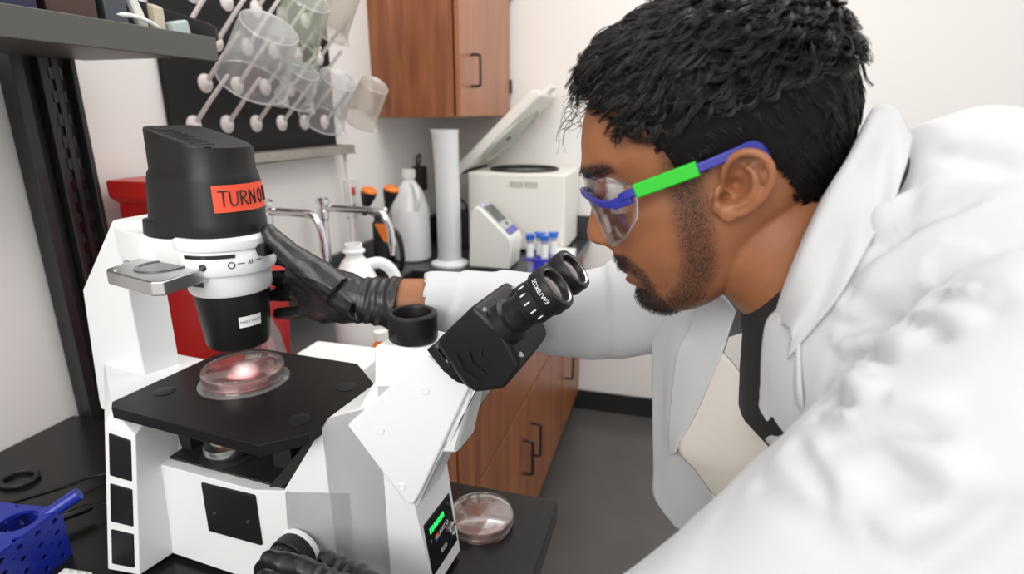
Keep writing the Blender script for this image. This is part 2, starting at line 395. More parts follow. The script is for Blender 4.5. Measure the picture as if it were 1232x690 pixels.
MB().tube(bez([(0.0, 0.0, 0.002), (0, -0.006, 0.03), (0, -0.016, 0.06), (0, -0.03, 0.085)], 16), [0.006]*16, 8).tube(bez([(0, 0.012, 0.002), (0, 0.005, 0.03), (0, -0.006, 0.06), (0, -0.02, 0.085)], 16), 0.004, 8).build('arch', M['white_plastic'], t)
tag(MB().prism([(-0.84, ZS), (-0.825, ZS), (-0.825, ZS+0.06), (-0.84, ZS+0.066)], 0.822, 0.842).build('card_holder', M['beige'], bevel=0.003), 'beige block standing on the shelf next to a white clip', 'holder')
tag(MB().hull([(-0.835+a, 0.850+b, ZS+c) for a, b, c in ((0,0,0),(.02,0,0),(0,.022,0),(.02,.022,0),(0,-.004,.04),(.02,-.004,.04),(0,.03,.048),(.02,.03,.048),(0,.034,.025),(.02,.034,.025))]).build('label_gadget', M['teal_grey'], bevel=0.004), 'pale teal plastic gadget at the right end of the shelf', 'gadget')

# ------------------------------------------------------------------ drying rack on the wall
dk0 = (XW+0.002, 1.43, 1.35)
dk = thing('drying_rack', 'black wall board of white pegs with a grey drip trough', 'drying rack', dk0); r_ = rel(dk0)
MB().box(*r_(-1.118, -1.106, 1.10, 1.765, 1.372, 2.15)).build('board', M['pegboard'], dk, bevel=0.002)
tr = MB(); tr.box(*r_(-1.118, -1.045, 1.085, 1.775, 1.345, 1.352)); tr.box(*r_(-1.052, -1.045, 1.085, 1.775, 1.345, 1.372)); tr.box(*r_(-1.118, -1.052, 1.768, 1.775, 1.352, 1.372)); tr.box(*r_(-1.118, -1.052, 1.085, 1.092, 1.352, 1.372))
tr.build('drip_trough', M['trough'], dk, bevel=0.0015)
MB().tube(bez([(0.045, 0.325, -0.005), (0.045, 0.327, -0.06), (0.05, 0.33, -0.13), (0.045, 0.335, -0.25), (0.04, 0.33, -0.45)], 24), 0.006, 8).build('drain_hose', M['peg'], dk)
def peg_meshes():
    a = MB().tube([(0.004, 0, 0), (0.06, 0, 0.056), (0.113, 0, 0.106), (0.117, 0, 0.110)], [0.0055, 0.005, 0.0045, 0.002], 10).build('peg', M['peg'], dk)
    b = MB().lathe([(0.004, 0.016), (0.010, 0.012), (0.022, 0.004), (0.022, 0.0)], (0, 0, 0), (1, 0, 0), 20).build('flange', M['peg'], a)
    return a
pg = peg_meshes(); first = True
for row, z in enumerate((1.445, 1.54, 1.637, 1.735, 1.83, 1.925, 2.02)):
    for i in range(6):
        y = 1.162+0.108*i+(0.054 if row % 2 else 0)
        if y > 1.75: continue
        o = pg if first else copy_tree(pg, dk); first = False
        o.location = (-1.106-dk0[0], y-dk0[1], z-dk0[2])

def frame(d):
    dn = Vector(d).normalized(); e1 = (Vector((0,1,0))-dn*dn.y).normalized(); return e1, dn.cross(e1), dn
def beaker(name, label, rim, base, r, m, k=0.86, spout=True):
    """inverted beaker: open rim at rim, closed foot at base"""
    rim = Vector(rim); base = Vector(base); d = base-rim; h = d.length
    t = thing(name, label, 'beaker', rim, 0, 'plastic beakers drying on the pegs')
    rb_ = r*k
    prof = [(r*1.06, 0.0), (r*1.07, 0.004), (r*1.0, 0.010), (r*0.985, 0.03), (rb_*1.0, h-0.014), (rb_*0.97, h-0.005), (rb_*0.88, h), (rb_*0.80, h-0.003), (0.0, h-0.003)]
    mb = MB(); mb.lathe(prof, (0,0,0), d, 40, cap0=False, cap1=False)
    if spout:
        dn = d.normalized(); e = (Vector((0.5, 0.2, -0.6))-dn*Vector((0.5, 0.2, -0.6)).dot(dn)).normalized()
        vs = []
        for p in mb.v:
            q = Vector(p); ax = q.dot(dn)
            if ax < 0.02:
                rad = q-dn*ax
                c = rad.normalized().dot(e)
                if c > 0.9: q = q+e*(0.016*(c-0.9)/0.1*(1-ax/0.02))
            vs.append(tuple(q))
        mb.v = vs
    mb.build('vessel', m, t, smooth=60)
    MB().tube([(a, b, c) for a, b, c in [tuple(e1_*(rr_*math.cos(q))+e2_*(rr_*math.sin(q))+dn_*zz_) for q in [i*2*math.pi/40 for i in range(41)] for rr_, zz_, e1_, e2_, dn_ in [(r*1.06, 0.003, *frame(d))]]], 0.0022, 6, caps=False).build('rim', M['beaker_rim'], t)
    MB().tube([tuple(e1_*(rr_*math.cos(q))+e2_*(rr_*math.sin(q))+dn_*zz_) for q in [i*2*math.pi/40 for i in range(41)] for rr_, zz_, e1_, e2_, dn_ in [(rb_*0.95, h-0.005, *frame(d))]], 0.0017, 6, caps=False).build('foot_edge', M['beaker_rim'], t)
    return t
BAX = Vector((0.60, -0.22, 0.77)).normalized()
for lab, rim, h, r, mm in (('large clear plastic beaker inverted on a peg beside the shelf end', (-0.995, 1.245, 1.540), 0.155, 0.076, 'beaker'),
        ('greenish beaker inverted high on the rack behind the large beaker', (-0.985, 1.395, 1.625), 0.15, 0.062, 'beaker_green'),
        ('beaker hanging at the top right corner of the peg board', (-1.00, 1.61, 1.69), 0.17, 0.045, 'beaker_cream'),
        ('small clear beaker inverted between the larger ones', (-0.985, 1.385, 1.505), 0.095, 0.045, 'beaker'),
        ('wide clear beaker hanging lowest, just above the trough', (-1.020, 1.555, 1.452), 0.15, 0.062, 'beaker'),
        ('cream beaker inverted at the right edge of the peg board', (-1.00, 1.735, 1.452), 0.14, 0.052, 'beaker_cream')):
    beaker('beaker', lab, rim, Vector(rim)+BAX*h, r, M[mm])

# ------------------------------------------------------------------ things on the wall
t = thing('wall_outlet', 'white wall outlet plate with red switch below the drying rack', 'outlet', (XW+0.001, 1.85, 1.185))
MB().box(0, 0.006, -0.04, 0.04, -0.065, 0.065).build('plate', M['white_plastic'], t, bevel=0.002)
MB().box(0.006, 0.011, -0.012, 0.012, 0.008, 0.035).build('switch', mat('red_switch', (0.6, 0.03, 0.02), 0.4), t)
MB().box(0.006, 0.009, -0.006, 0.010, -0.045, -0.025).build('socket', M['purple'], t)
t = thing('plug_adapter', 'black plug adapter on the wall behind the jug', 'adapter', (XW+0.001, 2.39, 1.20))
MB().box(0, 0.045, -0.035, 0.035, -0.055, 0.05).build('body', M['black_rubber'], t, bevel=0.006)
MB().tube(bez([(0.02, 0.0, 0.05), (0.03, 0.0, 0.085), (0.02, 0.012, 0.10), (0.004, 0.02, 0.07), (0.004, 0.025, -0.05), (0.02, 0.03, -0.188)], 24), 0.004, 8).build('cord', M['black_rubber'], t)

# ------------------------------------------------------------------ faucets
ZC = 0.90
def faucet(x, y, reach, label, h=0.305):
    t = thing('faucet', label, 'faucet', (x, y, ZC), 0, 'chrome sink faucets')
    MB().lathe([(0.028, 0), (0.028, 0.006), (0.018, 0.014), (0.013, 0.02), (0.013, h-0.05), (0.017, h-0.045), (0.017, h-0.02), (0.013, h-0.015), (0.013, h), (0.021, h+0.004), (0.021, h+0.014), (0.013, h+0.02)], n=24).build('column', M['chrome'], t)
    z = h-0.012
    MB().tube(bez([(0.008, 0, z), (reach*0.4, 0, z), (reach*0.78, 0, z-0.002), (reach*0.93, 0, z-0.018), (reach, 0, z-0.055), (reach+0.003, 0, z-0.085)], 40), 0.0105, 14).build('spout', M['chrome'], t)
    MB().lathe([(0.0125, 0), (0.0125, -0.02), (0.009, -0.022), (0.010, -0.03), (0.0075, -0.032), (0.0085, -0.042), (0.006, -0.044), (0.007, -0.054), (0.005, -0.056)], (reach+0.003, 0, z-0.08)).build('nozzle', M['chrome'], t)
    return t
faucet(-1.045, 1.56, 0.225, 'chrome faucet with visible column, its spout nearer the cloudy jug')
faucet(-1.045, 1.30, 0.165, 'chrome faucet with its column hidden behind the microscope lamp', 0.335)

t = thing('eyewash_unit', 'black eyewash heads with orange caps standing behind the faucets', 'eyewash', (-1.035, 1.88, ZC))
MB().lathe([(0.03, 0), (0.03, 0.02), (0.022, 0.025), (0.022, 0.19), (0.014, 0.20), (0.014, 0.235)]).build('stem', M['black_rubber'], t)
for (dx, dy, lab) in ((-0.022, -0.04, ''), (0.028, 0.03, '')):
    d = Vector((0.30, -0.05, 0.9))
    hd = MB().lathe([(0.010, -0.03), (0.013, 0.0), (0.026, 0.04), (0.028, 0.055), (0.02, 0.06)], (dx, dy, 0.255), d).build('spray_head', M['black_rubber'], t)
    MB().lathe([(0.026, 0.052), (0.028, 0.062), (0.018, 0.07), (0.0, 0.071)], (dx, dy, 0.255), d).build('dust_cap', M['orange'], hd)
    MB().tube([(0, 0, 0.22), (dx*0.6, dy*0.6, 0.23), (dx-0.005, dy, 0.245)], 0.01, 10).build('branch', M['chrome'], t)
MB().hull([(0.005, -0.04, 0.195), (0.07, -0.045, 0.20), (0.06, -0.05, 0.135), (0.045, -0.05, 0.130), (0.005, -0.03, 0.185), (0.07, -0.03, 0.195), (0.055, -0.035, 0.135)]).build('squeeze_lever', M['orange'], t, bevel=0.003)
MB().tube(bez([(0.02, -0.02, 0.2), (0.09, -0.03, 0.16), (0.105, -0.03, 0.08), (0.09, -0.02, 0.03), (0.05, 0.02, 0.01)], 24), 0.009, 10).build('hose', M['black_rubber'], t)

# ------------------------------------------------------------------ jugs, cylinder
t = thing('cloudy_jug', 'cloudy plastic jug half full of water, white cap, beside tall cylinder', 'jug', (-1.025, 2.13, ZC))
MB().lathe([(0.066, 0.0), (0.075, 0.008), (0.075, 0.20), (0.072, 0.215), (0.05, 0.28), (0.026, 0.315), (0.022, 0.318), (0.022, 0.335)], n=40).build('body', M['hdpe_cloudy'], t)
MB().lathe([(0.064, 0.003), (0.0715, 0.010), (0.0715, 0.12), (0.0, 0.12)], n=36).build('water', M['hdpe_liquid'], t)
MB().lathe([(0.027, 0.33), (0.027, 0.36), (0.024, 0.363), (0, 0.363)], n=28).build('cap', M['white_plastic'], t, smooth=40)
MB().tube(bez([(0.022, -0.02, 0.31), (0.05, -0.045, 0.295), (0.062, -0.056, 0.26), (0.052, -0.052, 0.215)], 20), 0.011, 10).build('handle', M['hdpe_cloudy'], t)

t = thing('white_jug', 'white plastic gallon jug without cap, standing behind the gloved hand', 'jug', (-0.683, 1.165, ZC), math.radians(31))
def sq_loft(prof, n=48, e=3.2):
    """rounded-square sections: (half width x, half width y, z, centre x)"""
    P = []
    for hx, hy, z, cx in prof:
        row = []
        for i in range(n+1):
            a = 2*math.pi*i/n; c, s_ = math.cos(a), math.sin(a)
            ex = 2.0/e
            row.append((cx+hx*math.copysign(abs(c)**ex, c), hy*math.copysign(abs(s_)**ex, s_), z))
        P.append(row)
    return P
jb = MB().grid(sq_loft([(0.0, 0.0, 0, 0), (0.06, 0.06, 0, 0), (0.074, 0.074, 0.008, 0), (0.077, 0.077, 0.04, 0), (0.077, 0.077, 0.105, 0), (0.070, 0.076, 0.135, -0.006)]))
jb.grid(sq_loft([(0.070, 0.076, 0.135, -0.006), (0.058, 0.074, 0.165, -0.016), (0.050, 0.066, 0.195, -0.020), (0.040, 0.050, 0.225, -0.022), (0.028, 0.03, 0.247, -0.022), (0.020, 0.02, 0.256, -0.022), (0.019, 0.019, 0.265, -0.022), (0.025, 0.025, 0.268, -0.022), (0.025, 0.025, 0.272, -0.022), (0.0195, 0.0195, 0.274, -0.022), (0.0195, 0.0195, 0.286, -0.022), (0.016, 0.016, 0.286, -0.022), (0.016, 0.016, 0.26, -0.022)], e=2.3))
jb.build('body', M['hdpe'], t, smooth=50)
MB().tube(bez([(0.0, 0, 0.235), (0.035, 0, 0.238), (0.062, 0, 0.215), (0.074, 0, 0.17), (0.074, 0, 0.12), (0.068, 0, 0.10)], 30), 0.0135, 14).build('handle', M['hdpe'], t)

t = thing('measuring_cylinder', 'tall frosted measuring cylinder on a round white foot', 'cylinder', (-0.845, 2.09, ZC))
MB().lathe([(0.074, 0), (0.074, 0.008), (0.05, 0.02), (0.0, 0.02)], n=40).build('foot', M['hdpe'], t)
cy = MB().lathe([(0.046, 0.02), (0.0455, 0.30), (0.045, 0.50), (0.049, 0.515), (0.0465, 0.515), (0.043, 0.50), (0.043, 0.03), (0, 0.03)], n=40, cap0=False, cap1=False)
cy.v = [(x-0.012*max(0, (-x/0.045-0.8))/0.2 if z > 0.495 else x, y, z) for x, y, z in cy.v]
cy.build('tube', clear_mat('frosted_tube', (0.9, 0.93, 0.94), 0.2, 0.05, 0.4, (0.92, 0.94, 0.95), 0.9, 0.25), t)

# ------------------------------------------------------------------ centrifuge
c0 = (-0.655, 2.53, ZC)
t = thing('centrifuge', 'cream benchtop centrifuge with its lid open, against the back wall', 'centrifuge', c0); r_ = rel(c0)
MB().box(*r_(-0.865, -0.44, 2.36, 2.69, 0.91, 1.235)).build('body', M['cream_plastic'], t, bevel=0.012, seg=3)
for x in (-0.83, -0.48):
    for y in (2.4, 2.65): MB().cyl((x-c0[0], y-c0[1], 0), (0,0,1), 0.015, 0.014).build('foot', M['black_rubber'], t)
bw = MB().lathe([(0.150, 0.333), (0.152, 0.342), (0.142, 0.346), (0.132, 0.338)], (0.0, -0.005, 0.0), n=48, cap0=False, cap1=False).build('bowl_rim', M['black_rubber'], t)
MB().lathe([(0.134, 0.3355), (0.02, 0.3365), (0.0, 0.337)], (0, -0.005, 0), n=40).build('bowl', M['screen_dark'], t)
for k in range(2):
    vt = MB().box(-0.025+0.005+k*0.063, 0.03+0.005+k*0.063, -0.1725, -0.1695, 0.279, 0.301).build('vent', M['trough'], t)
    sb = MB()
    for q in range(6): sb.box(-0.018+k*0.063, 0.033+k*0.063, -0.1735, -0.172, 0.2805+q*0.0035, 0.282+q*0.0035)
    sb.build('louvre', M['cream_plastic'], vt)
# lid: a slab leaning back on the hinge at its left edge
ld = bpy.data.objects.new('lid_', None)
ang = math.radians(43); H = Vector((-0.235, 0, 0.345))
dx = Vector((math.cos(ang), 0, math.sin(ang))); dn = Vector((math.sin(ang), 0, -math.cos(ang)))   # along the lid, towards its inner face
def LP(a, y, n): return H+dx*a+dn*n+Vector((0, y, 0))
lid = MB(); pts = []
for y, i in ((-0.165, 0), (0.165, 0)):
    for a, n in ((-0.03, -0.03), (-0.03, 0.012), (0.45, 0.018), (0.46, -0.005), (0.43, -0.03)): pts.append(LP(a, y, n))
bpy.data.objects.remove(ld)
lid = MB().hull(pts).build('lid', M['cream_plastic'], t, bevel=0.010, seg=3)
MB().lathe([(0.158, 0.012), (0.158, 0.024), (0.150, 0.026), (0.146, 0.02), (0.0, 0.02)], H+dx*0.22, dn, 48, xdir=(0,1,0)).build('lid_seal', mat('pale_seal', (0.62, 0.64, 0.57), 0.5), lid)
MB().lathe([(0.012, 0.02), (0.012, 0.022), (0, 0.022)], H+dx*0.20, dn, 16, sx=2.2, xdir=(0,1,0)).build('lid_port', M['black_rubber'], lid)
MB().hull([LP(a, y, n) for a in (0.455, 0.49) for y in (-0.05, 0.05) for n in (-0.012, 0.006)]).build('latch', M['cream_plastic'], lid, bevel=0.003)
MB().cyl(H+Vector((0, -0.15, -0.004)), (0,1,0), 0.016, 0.30).build('hinge', M['black_rubber'], t)

# ------------------------------------------------------------------ small reader with a slanted screen
c0 = (-0.638, 2.12, ZC)
t = thing('benchtop_reader', 'small white reader with a slanted grey screen and blue trim', 'instrument', c0)
poly = [(-0.112, 0.004), (-0.106, 0.18), (-0.098, 0.222), (-0.085, 0.238), (-0.065, 0.238), (0.052, 0.13), (0.062, 0.105), (0.05, 0.004)]
MB().prism(poly, -0.075, 0.075).build('body', M['white_plastic'], t, bevel=0.012, seg=4)
sdir = Vector((0.117, 0, -0.108)).normalized(); sn = Vector((0.108, 0, 0.117)).normalized(); S0 = Vector((-0.068, 0, 0.2405))
def slab(a0, a1, y0, y1, n0, n1, cut=0.0):
    return MB().hull([S0+sdir*a+sn*n+Vector((0, y, 0)) for a in (a0, a1) for y in (y0, y1) for n in (n0, n1)])
slab(-0.002, 0.148, -0.058, 0.058, -0.001, 0.003).build('screen_bezel', M['screen_grey'], t, bevel=0.002)
slab(0.012, 0.095, -0.05, 0.05, 0.003, 0.0036).build('display', M['screen_dark'], t)
slab(0.128, 0.158, -0.06, 0.06, -0.002, 0.0042).build('trim', M['purple'], t, bevel=0.0025)
MB().lathe([(0.008, 0), (0.008, 0.0015), (0.005, 0.0015)], S0+sdir*0.111+sn*0.003+Vector((0, 0.01, 0)), sn, 16).build('button', M['ink'], t)
MB().sph(S0+sdir*0.003+sn*0.004+Vector((0, -0.045, 0)), 0.0035, 8, 6).build('indicator', M['led_blue'], t)

# ------------------------------------------------------------------ blue rack of capped tubes
c0 = (-0.462, 2.04, ZC)
t = thing('tube_rack', 'small blue tube rack on the counter holding blue capped tubes', 'rack', c0)
MB().box(-0.055, 0.055, -0.055, 0.055, 0, 0.012).build('bottom_plate', M['violet_blue'], t, bevel=0.002)
spots = [(-0.036, -0.03), (0.018, -0.034), (-0.010, 0.012), (0.036, 0.03)]
up = MB()
for a in (-0.055, -0.0175, 0.0175): pass
MB().box(-0.055, 0.055, -0.055, -0.047, 0.06, 0.068).box(-0.055, 0.055, 0.047, 0.055, 0.06, 0.068).box(-0.055, -0.05, -0.055, 0.055, 0.06, 0.068).box(0.05, 0.055, -0.055, 0.055, 0.06, 0.068).box(-0.055, 0.055, -0.012, -0.006, 0.06, 0.068).box(-0.02, -0.012, -0.055, 0.055, 0.06, 0.068).build('upper_grid', M['violet_blue'], t, bevel=0.0015)
MB().box(-0.018, 0.022, -0.052, -0.047, 0.012, 0.06).build('end_wall', M['violet_blue'], t)
MB().box(-0.018, 0.022, 0.047, 0.052, 0.012, 0.06).build('end_wall', M['violet_blue'], t)
labs = ['blue capped tube at the left front corner of the small rack', 'blue capped tube at the right front corner of the small rack', 'blue capped tube in the middle of the small rack', 'blue capped tube at the far right corner of the small rack']
M['tube'] = clear_mat('tube_plastic', (0.95, 0.95, 0.97), 0.1, 0.06, 0.5, (0.85, 0.86, 0.9), 0.45)
tb0 = None
for i, (x, y) in enumerate(spots):
    if tb0 is None:
        tb0 = thing('capped_tube', labs[0], 'tube', (0,0,0), 0, 'capped tubes in the small blue rack')
        MB().lathe([(0.0, 0), (0.009, 0.002), (0.0125, 0.016), (0.0135, 0.022), (0.0135, 0.125)], n=20, cap1=False).build('vial', M['tube'], tb0)
        MB().lathe([(0.0138, 0.06), (0.0138, 0.11)], n=20, cap0=False, cap1=False).build('paper_label', M['paper'], tb0)
        MB().lathe([(0.0165, 0.122), (0.0165, 0.136), (0.015, 0.138), (0, 0.138)], n=24).hull([(a, b, c) for a in (-0.012, 0.012) for b in (-0.020, 0.020) for c in (0.137, 0.141)]).build('cap', M['cap_blue'], tb0)
        o = tb0
    else:
        o = copy_tree(tb0); o['label'] = labs[i]
    o.location = (c0[0]+x, c0[1]+y, ZC+0.0125); o.rotation_euler = (0, 0, 0.5+0.4*i)
t = thing('paper_stack', 'white folded paper lying on the counter beside the tube rack', 'paper', (-0.43, 2.25, ZC))
MB().box(-0.05, 0.045, -0.08, 0.10, 0, 0.035).build('block', M['paper'], t, bevel=0.004)
MB().hull([(0.0, -0.09, 0.036), (0.052, -0.09, 0.028), (0.052, 0.02, 0.03), (0.0, 0.02, 0.038), (0.0, -0.09, 0.038), (0.052, -0.09, 0.030), (0.052, 0.02, 0.032), (0.0, 0.02, 0.040)]).build('sheet', M['paper'], t)
t = thing('power_brick', 'black power brick with looping cord behind the tall cylinder', 'adapter', (-0.93, 2.42, ZC))
MB().box(-0.07, 0.06, -0.06, 0.05, 0, 0.16).build('body', M['black_rubber'], t, bevel=0.008)
MB().tube(bez([(0.05, -0.03, 0.14), (0.055, -0.05, 0.19), (0.03, -0.055, 0.215), (-0.005, -0.05, 0.20), (-0.01, -0.05, 0.158)], 24), 0.005, 8).build('cord', M['black_rubber'], t)

# ------------------------------------------------------------------ red bin, spray bottle, white box behind the microscope
c0 = (-0.925, 0.957, ZC)
t = thing('sharps_bin', 'tall red sharps bin standing against the wall behind the microscope', 'bin', c0)
W_, D_ = 0.152, 0.058
MB().hull([(x*k, y*k, z) for z, k in ((0.0, 0.88), (0.24, 1.0)) for x in (-W_, W_) for y in (-D_, D_)]).build('bucket', M['red'], t, bevel=0.012, seg=3)
MB().box(-W_-0.006, W_+0.006, -D_-0.006, D_+0.006, 0.235, 0.262).build('rim', M['red_light'], t, bevel=0.004)
# hopper: hollow flared tower over the left half
hp = MB()
hp.hull([(-0.155, -0.048, 0.262), (0.02, -0.048, 0.262), (-0.155, 0.05, 0.262), (0.02, 0.05, 0.262), (-0.155, -0.048, 0.40), (0.02, -0.048, 0.40), (-0.155, 0.05, 0.40), (0.02, 0.05, 0.40)])
hp.build('hopper', M['red'], t, bevel=0.006)
MB().hull([(-0.105, -0.0545, 0.42), (0.0, -0.0545, 0.42), (-0.05, -0.051, 0.30), (-0.105, -0.047, 0.42), (0.0, -0.047, 0.42), (-0.05, -0.047, 0.30)]).build('hopper_recess_shade', mat('recess_shade_red', (0.33, 0.010, 0.008), 0.4), t)  # darker red patch stands in for the shaded recess of the hopper
MB().hull([(-0.162, -0.060, 0.445), (0.05, -0.060, 0.445), (-0.162, 0.058, 0.445), (0.05, 0.058, 0.445), (-0.162, -0.060, 0.412), (0.05, -0.060, 0.412), (-0.162, 0.058, 0.412), (0.05, 0.058, 0.412), (-0.155, -0.048, 0.398), (0.03, -0.048, 0.398), (-0.155, 0.05, 0.398), (0.03, 0.05, 0.398)]).build('hopper_rim', M['red_light'], t, bevel=0.004)
tl = MB().box(0.075, 0.135, -D_-0.0035, -D_+0.004, 0.075, 0.135).build('tape_label', M['tape'], t); plabel(tl, 'orange tape with handwritten letters')
put_text(MB(), 'KM', 0.036, (0.105, -D_-0.0042, 0.105), (1,0,0), (0,0,1)).build('lettering', M['ink'], tl)

t = thing('spray_bottle', 'clear spray bottle with red and white trigger behind the gloved hand', 'bottle', (-0.728, 0.838, ZC), 0.3)
MB().lathe([(0.0, 0.003), (0.046, 0.003), (0.05, 0.010), (0.05, 0.14), (0.043, 0.18), (0.024, 0.225), (0.016, 0.24), (0.016, 0.262)], n=36, cap1=False).build('bottle_body', clear_mat('clear_pet', (0.93, 0.95, 0.95), 0.05, 0.10, 0.75, haze=0.12), t)
MB().lathe([(0.0, 0.005), (0.044, 0.005), (0.048, 0.012), (0.048, 0.05), (0, 0.05)], n=36).build('liquid', clear_mat('clear_liquid', (0.86, 0.92, 0.91), 0.02, 0.08, 0.5), t)
lb = MB()
for i in range(9):
    a = math.radians(-75+i*9); b = math.radians(-75+(i+1)*9)
    lb.add([(0.051*math.cos(a), 0.051*math.sin(a), 0.03), (0.051*math.cos(b), 0.051*math.sin(b), 0.03), (0.051*math.cos(b), 0.051*math.sin(b), 0.10), (0.051*math.cos(a), 0.051*math.sin(a), 0.10)], [(0,1,2,3)])
lo = lb.build('paper_label', M['paper'], t); plabel(lo, 'white label with a barcode')
bc = MB()
for i in range(14):
    a = math.radians(-66+i*3.1); b = a+math.radians(random.choice((0.8, 1.3, 2.0)))
    bc.add([(0.0514*math.cos(q), 0.0514*math.sin(q), z) for q, z in ((a, 0.04), (b, 0.04), (b, 0.09), (a, 0.09))], [(0,1,2,3)])
bc.build('barcode', M['ink'], lo)
MB().lathe([(0.019, 0.25), (0.019, 0.275), (0.012, 0.28)], n=24).build('collar', M['white_plastic'], t)
MB().hull([(a, b, c) for a, b, c in ((-0.045,-0.012,.30),(-0.045,.012,.30),(-.045,-.012,.318),(-.045,.012,.318),(.03,-.012,.28),(.03,.012,.28),(.02,-.012,.322),(.02,.012,.322),(-.015,-.012,.275),(-.015,.012,.275))]).build('spray_head', M['white_plastic'], t, bevel=0.004)
MB().hull([(a, b, c) for a, b, c in ((.022,-.009,.318),(.022,.009,.318),(.062,-.009,.297),(.062,.009,.297),(.057,-.009,.272),(.057,.009,.272),(.03,-.009,.290),(.03,.009,.290))]).build('trigger', M['red_light'], t, bevel=0.003)

t = thing('white_box', 'low white cardboard box standing behind the microscope stage', 'box', (-0.575, 0.895, ZC))
MB().box(-0.098, 0.058, -0.045, 0.05, 0, 0.126).build('box_body', M['paper'], t, bevel=0.003)
MB().box(-0.100, 0.060, -0.047, 0.052, 0.108, 0.132).build('box_lid', M['paper'], t, bevel=0.002)
t = thing('orange_bottle', 'small orange bottle half hidden behind the white microscope head', 'bottle', (-0.565, 1.005, ZC))
MB().lathe([(0.020, 0), (0.022, 0.006), (0.022, 0.10), (0.016, 0.115), (0.011, 0.12), (0.011, 0.128)]).build('bottle_body', M['orange'], t)
MB().lathe([(0.0135, 0.125), (0.0135, 0.142), (0, 0.142)]).build('cap', M['white_plastic'], t)

# ------------------------------------------------------------------ left end of the bench: ring, cable, plug, blue rack
ZBN = 0.9
rg = [(-0.99+0.026*math.cos(a), 0.568+0.022*math.sin(a), ZBN+0.0045) for a in [i*2*math.pi/36 for i in range(37)]]
t = thing('rubber_ring', 'black rubber ring lying on the bench by the wall', 'ring', (-0.99, 0.568, ZBN))
MB().tube([(p[0]+0.99, p[1]-0.568, p[2]-ZBN) for p in rg], 0.004, 10, caps=False).build('band', M['black_rubber'], t)
t = thing('black_cable', 'thin black cable running across the bench behind the blue rack', 'cable', (-0.89, 0.54, ZBN))
MB().tube(bez([(-0.09, -0.06, 0.004), (-0.05, -0.03, 0.006), (-0.015, -0.005, 0.012), (0.012, 0.022, 0.015), (0.02, 0.055, 0.012), (0.05, 0.09, 0.006), (0.10, 0.12, 0.004)], 40), 0.0026, 8).build('wire', M['gloss_black'], t)
t = thing('cable_plug', 'black inline plug on a thin lead beside the blue rack', 'plug', (-0.80, 0.515, ZBN))
MB().tube([(-0.018, -0.03, 0.020), (-0.014, -0.025, 0.020), (0.006, 0.012, 0.018), (0.009, 0.018, 0.018)], [0.0055, 0.0065, 0.0065, 0.004], 14).build('plug_body', M['gloss_black'], t)
MB().tube(bez([(0.009, 0.018, 0.018), (0.025, 0.04, 0.014), (0.06, 0.07, 0.004), (0.10, 0.09, 0.003)], 20), 0.0017, 8).build('lead', M['gloss_black'], t)
MB().tube(bez([(-0.018, -0.03, 0.020), (-0.04, -0.07, 0.012), (-0.07, -0.12, 0.004)], 14), 0.0017, 8).build('lead', M['gloss_black'], t)

t = thing('tube_rack', 'large blue tube rack cut off at the lower left corner', 'rack', (-0.800, 0.398, ZBN), math.radians(8)); t.scale = (1.35, 1.35, 1.3)
# top plate with big round holes, walls with small holes
def holed_plate(cx, cy, w_, d_, r, n=24):
    """square cell with a round hole -> quads between hole and border"""
    vs = []; fs = []
    for i in range(n):
        a = 2*math.pi*(i+0.5)/n; c, s_ = math.cos(a), math.sin(a)
        k = min(w_/2/abs(c) if abs(c) > 1e-6 else 9, d_/2/abs(s_) if abs(s_) > 1e-6 else 9)
        vs.append((cx+r*c, cy+r*s_)); vs.append((cx+k*c, cy+k*s_))
    for i in range(n):
        j = (i+1) % n; fs.append((2*i, 2*i+1, 2*j+1, 2*j))
    return vs, fs
tp = MB(); ztop = 0.055
for i in range(3):
    for j in range(2):
        vs, fs = holed_plate(-0.066+i*0.044, -0.022+j*0.044, 0.0441, 0.0441, 0.0155)
        tp.add([(x, y, ztop) for x, y in vs], fs)
tp.build('top_plate', M['blue'], t, solid=0.003, smooth=0)
for (a, b, z0, z1, nm) in (((-0.088, -0.044), (0.044, -0.044), 0, 0.055, 'front'), ((0.044, -0.044), (0.044, 0.044), 0, 0.055, 'side'), ((-0.088, 0.044), (0.044, 0.044), 0, 0.055, 'back'), ((-0.088, -0.044), (-0.088, 0.044), 0, 0.055, 'far')):
    L = math.hypot(b[0]-a[0], b[1]-a[1]); nx = 7 if L > 0.1 else 5; cw = L/nx; chh = (z1-z0)/4
    wl = MB()
    for i in range(nx):
        for j in range(4):
            vs, fs = holed_plate((i+0.5)*cw, z0+(j+0.5)*chh, cw*1.001, chh*1.001, 0.0030, 16)
            wl.add([(a[0]+(b[0]-a[0])*x/L, a[1]+(b[1]-a[1])*x/L, z) for x, z in vs], fs)
    wl.build('side_wall', M['blue'], t, solid=0.002, smooth=0)
MB().tube([(0.032, 0.036, 0.050), (0.044, 0.046, 0.058), (0.056, 0.056, 0.066)], 0.0065, 14).build('peg', M['blue'], t)
t = thing('white_rack', 'small white plastic rack corner beside the large blue rack', 'rack', (-0.70, 0.415, ZBN), 0.1)
MB().box(-0.018, 0.024, -0.03, 0.022, 0, 0.012).build('block', M['white_plastic'], t, bevel=0.002)
for i in range(3):
    MB().tube([(-0.012+0.012*i, -0.025, 0.012), (-0.006+0.012*i, 0.016, 0.012)], 0.004, 8).build('ridge', M['white_plastic'], t)

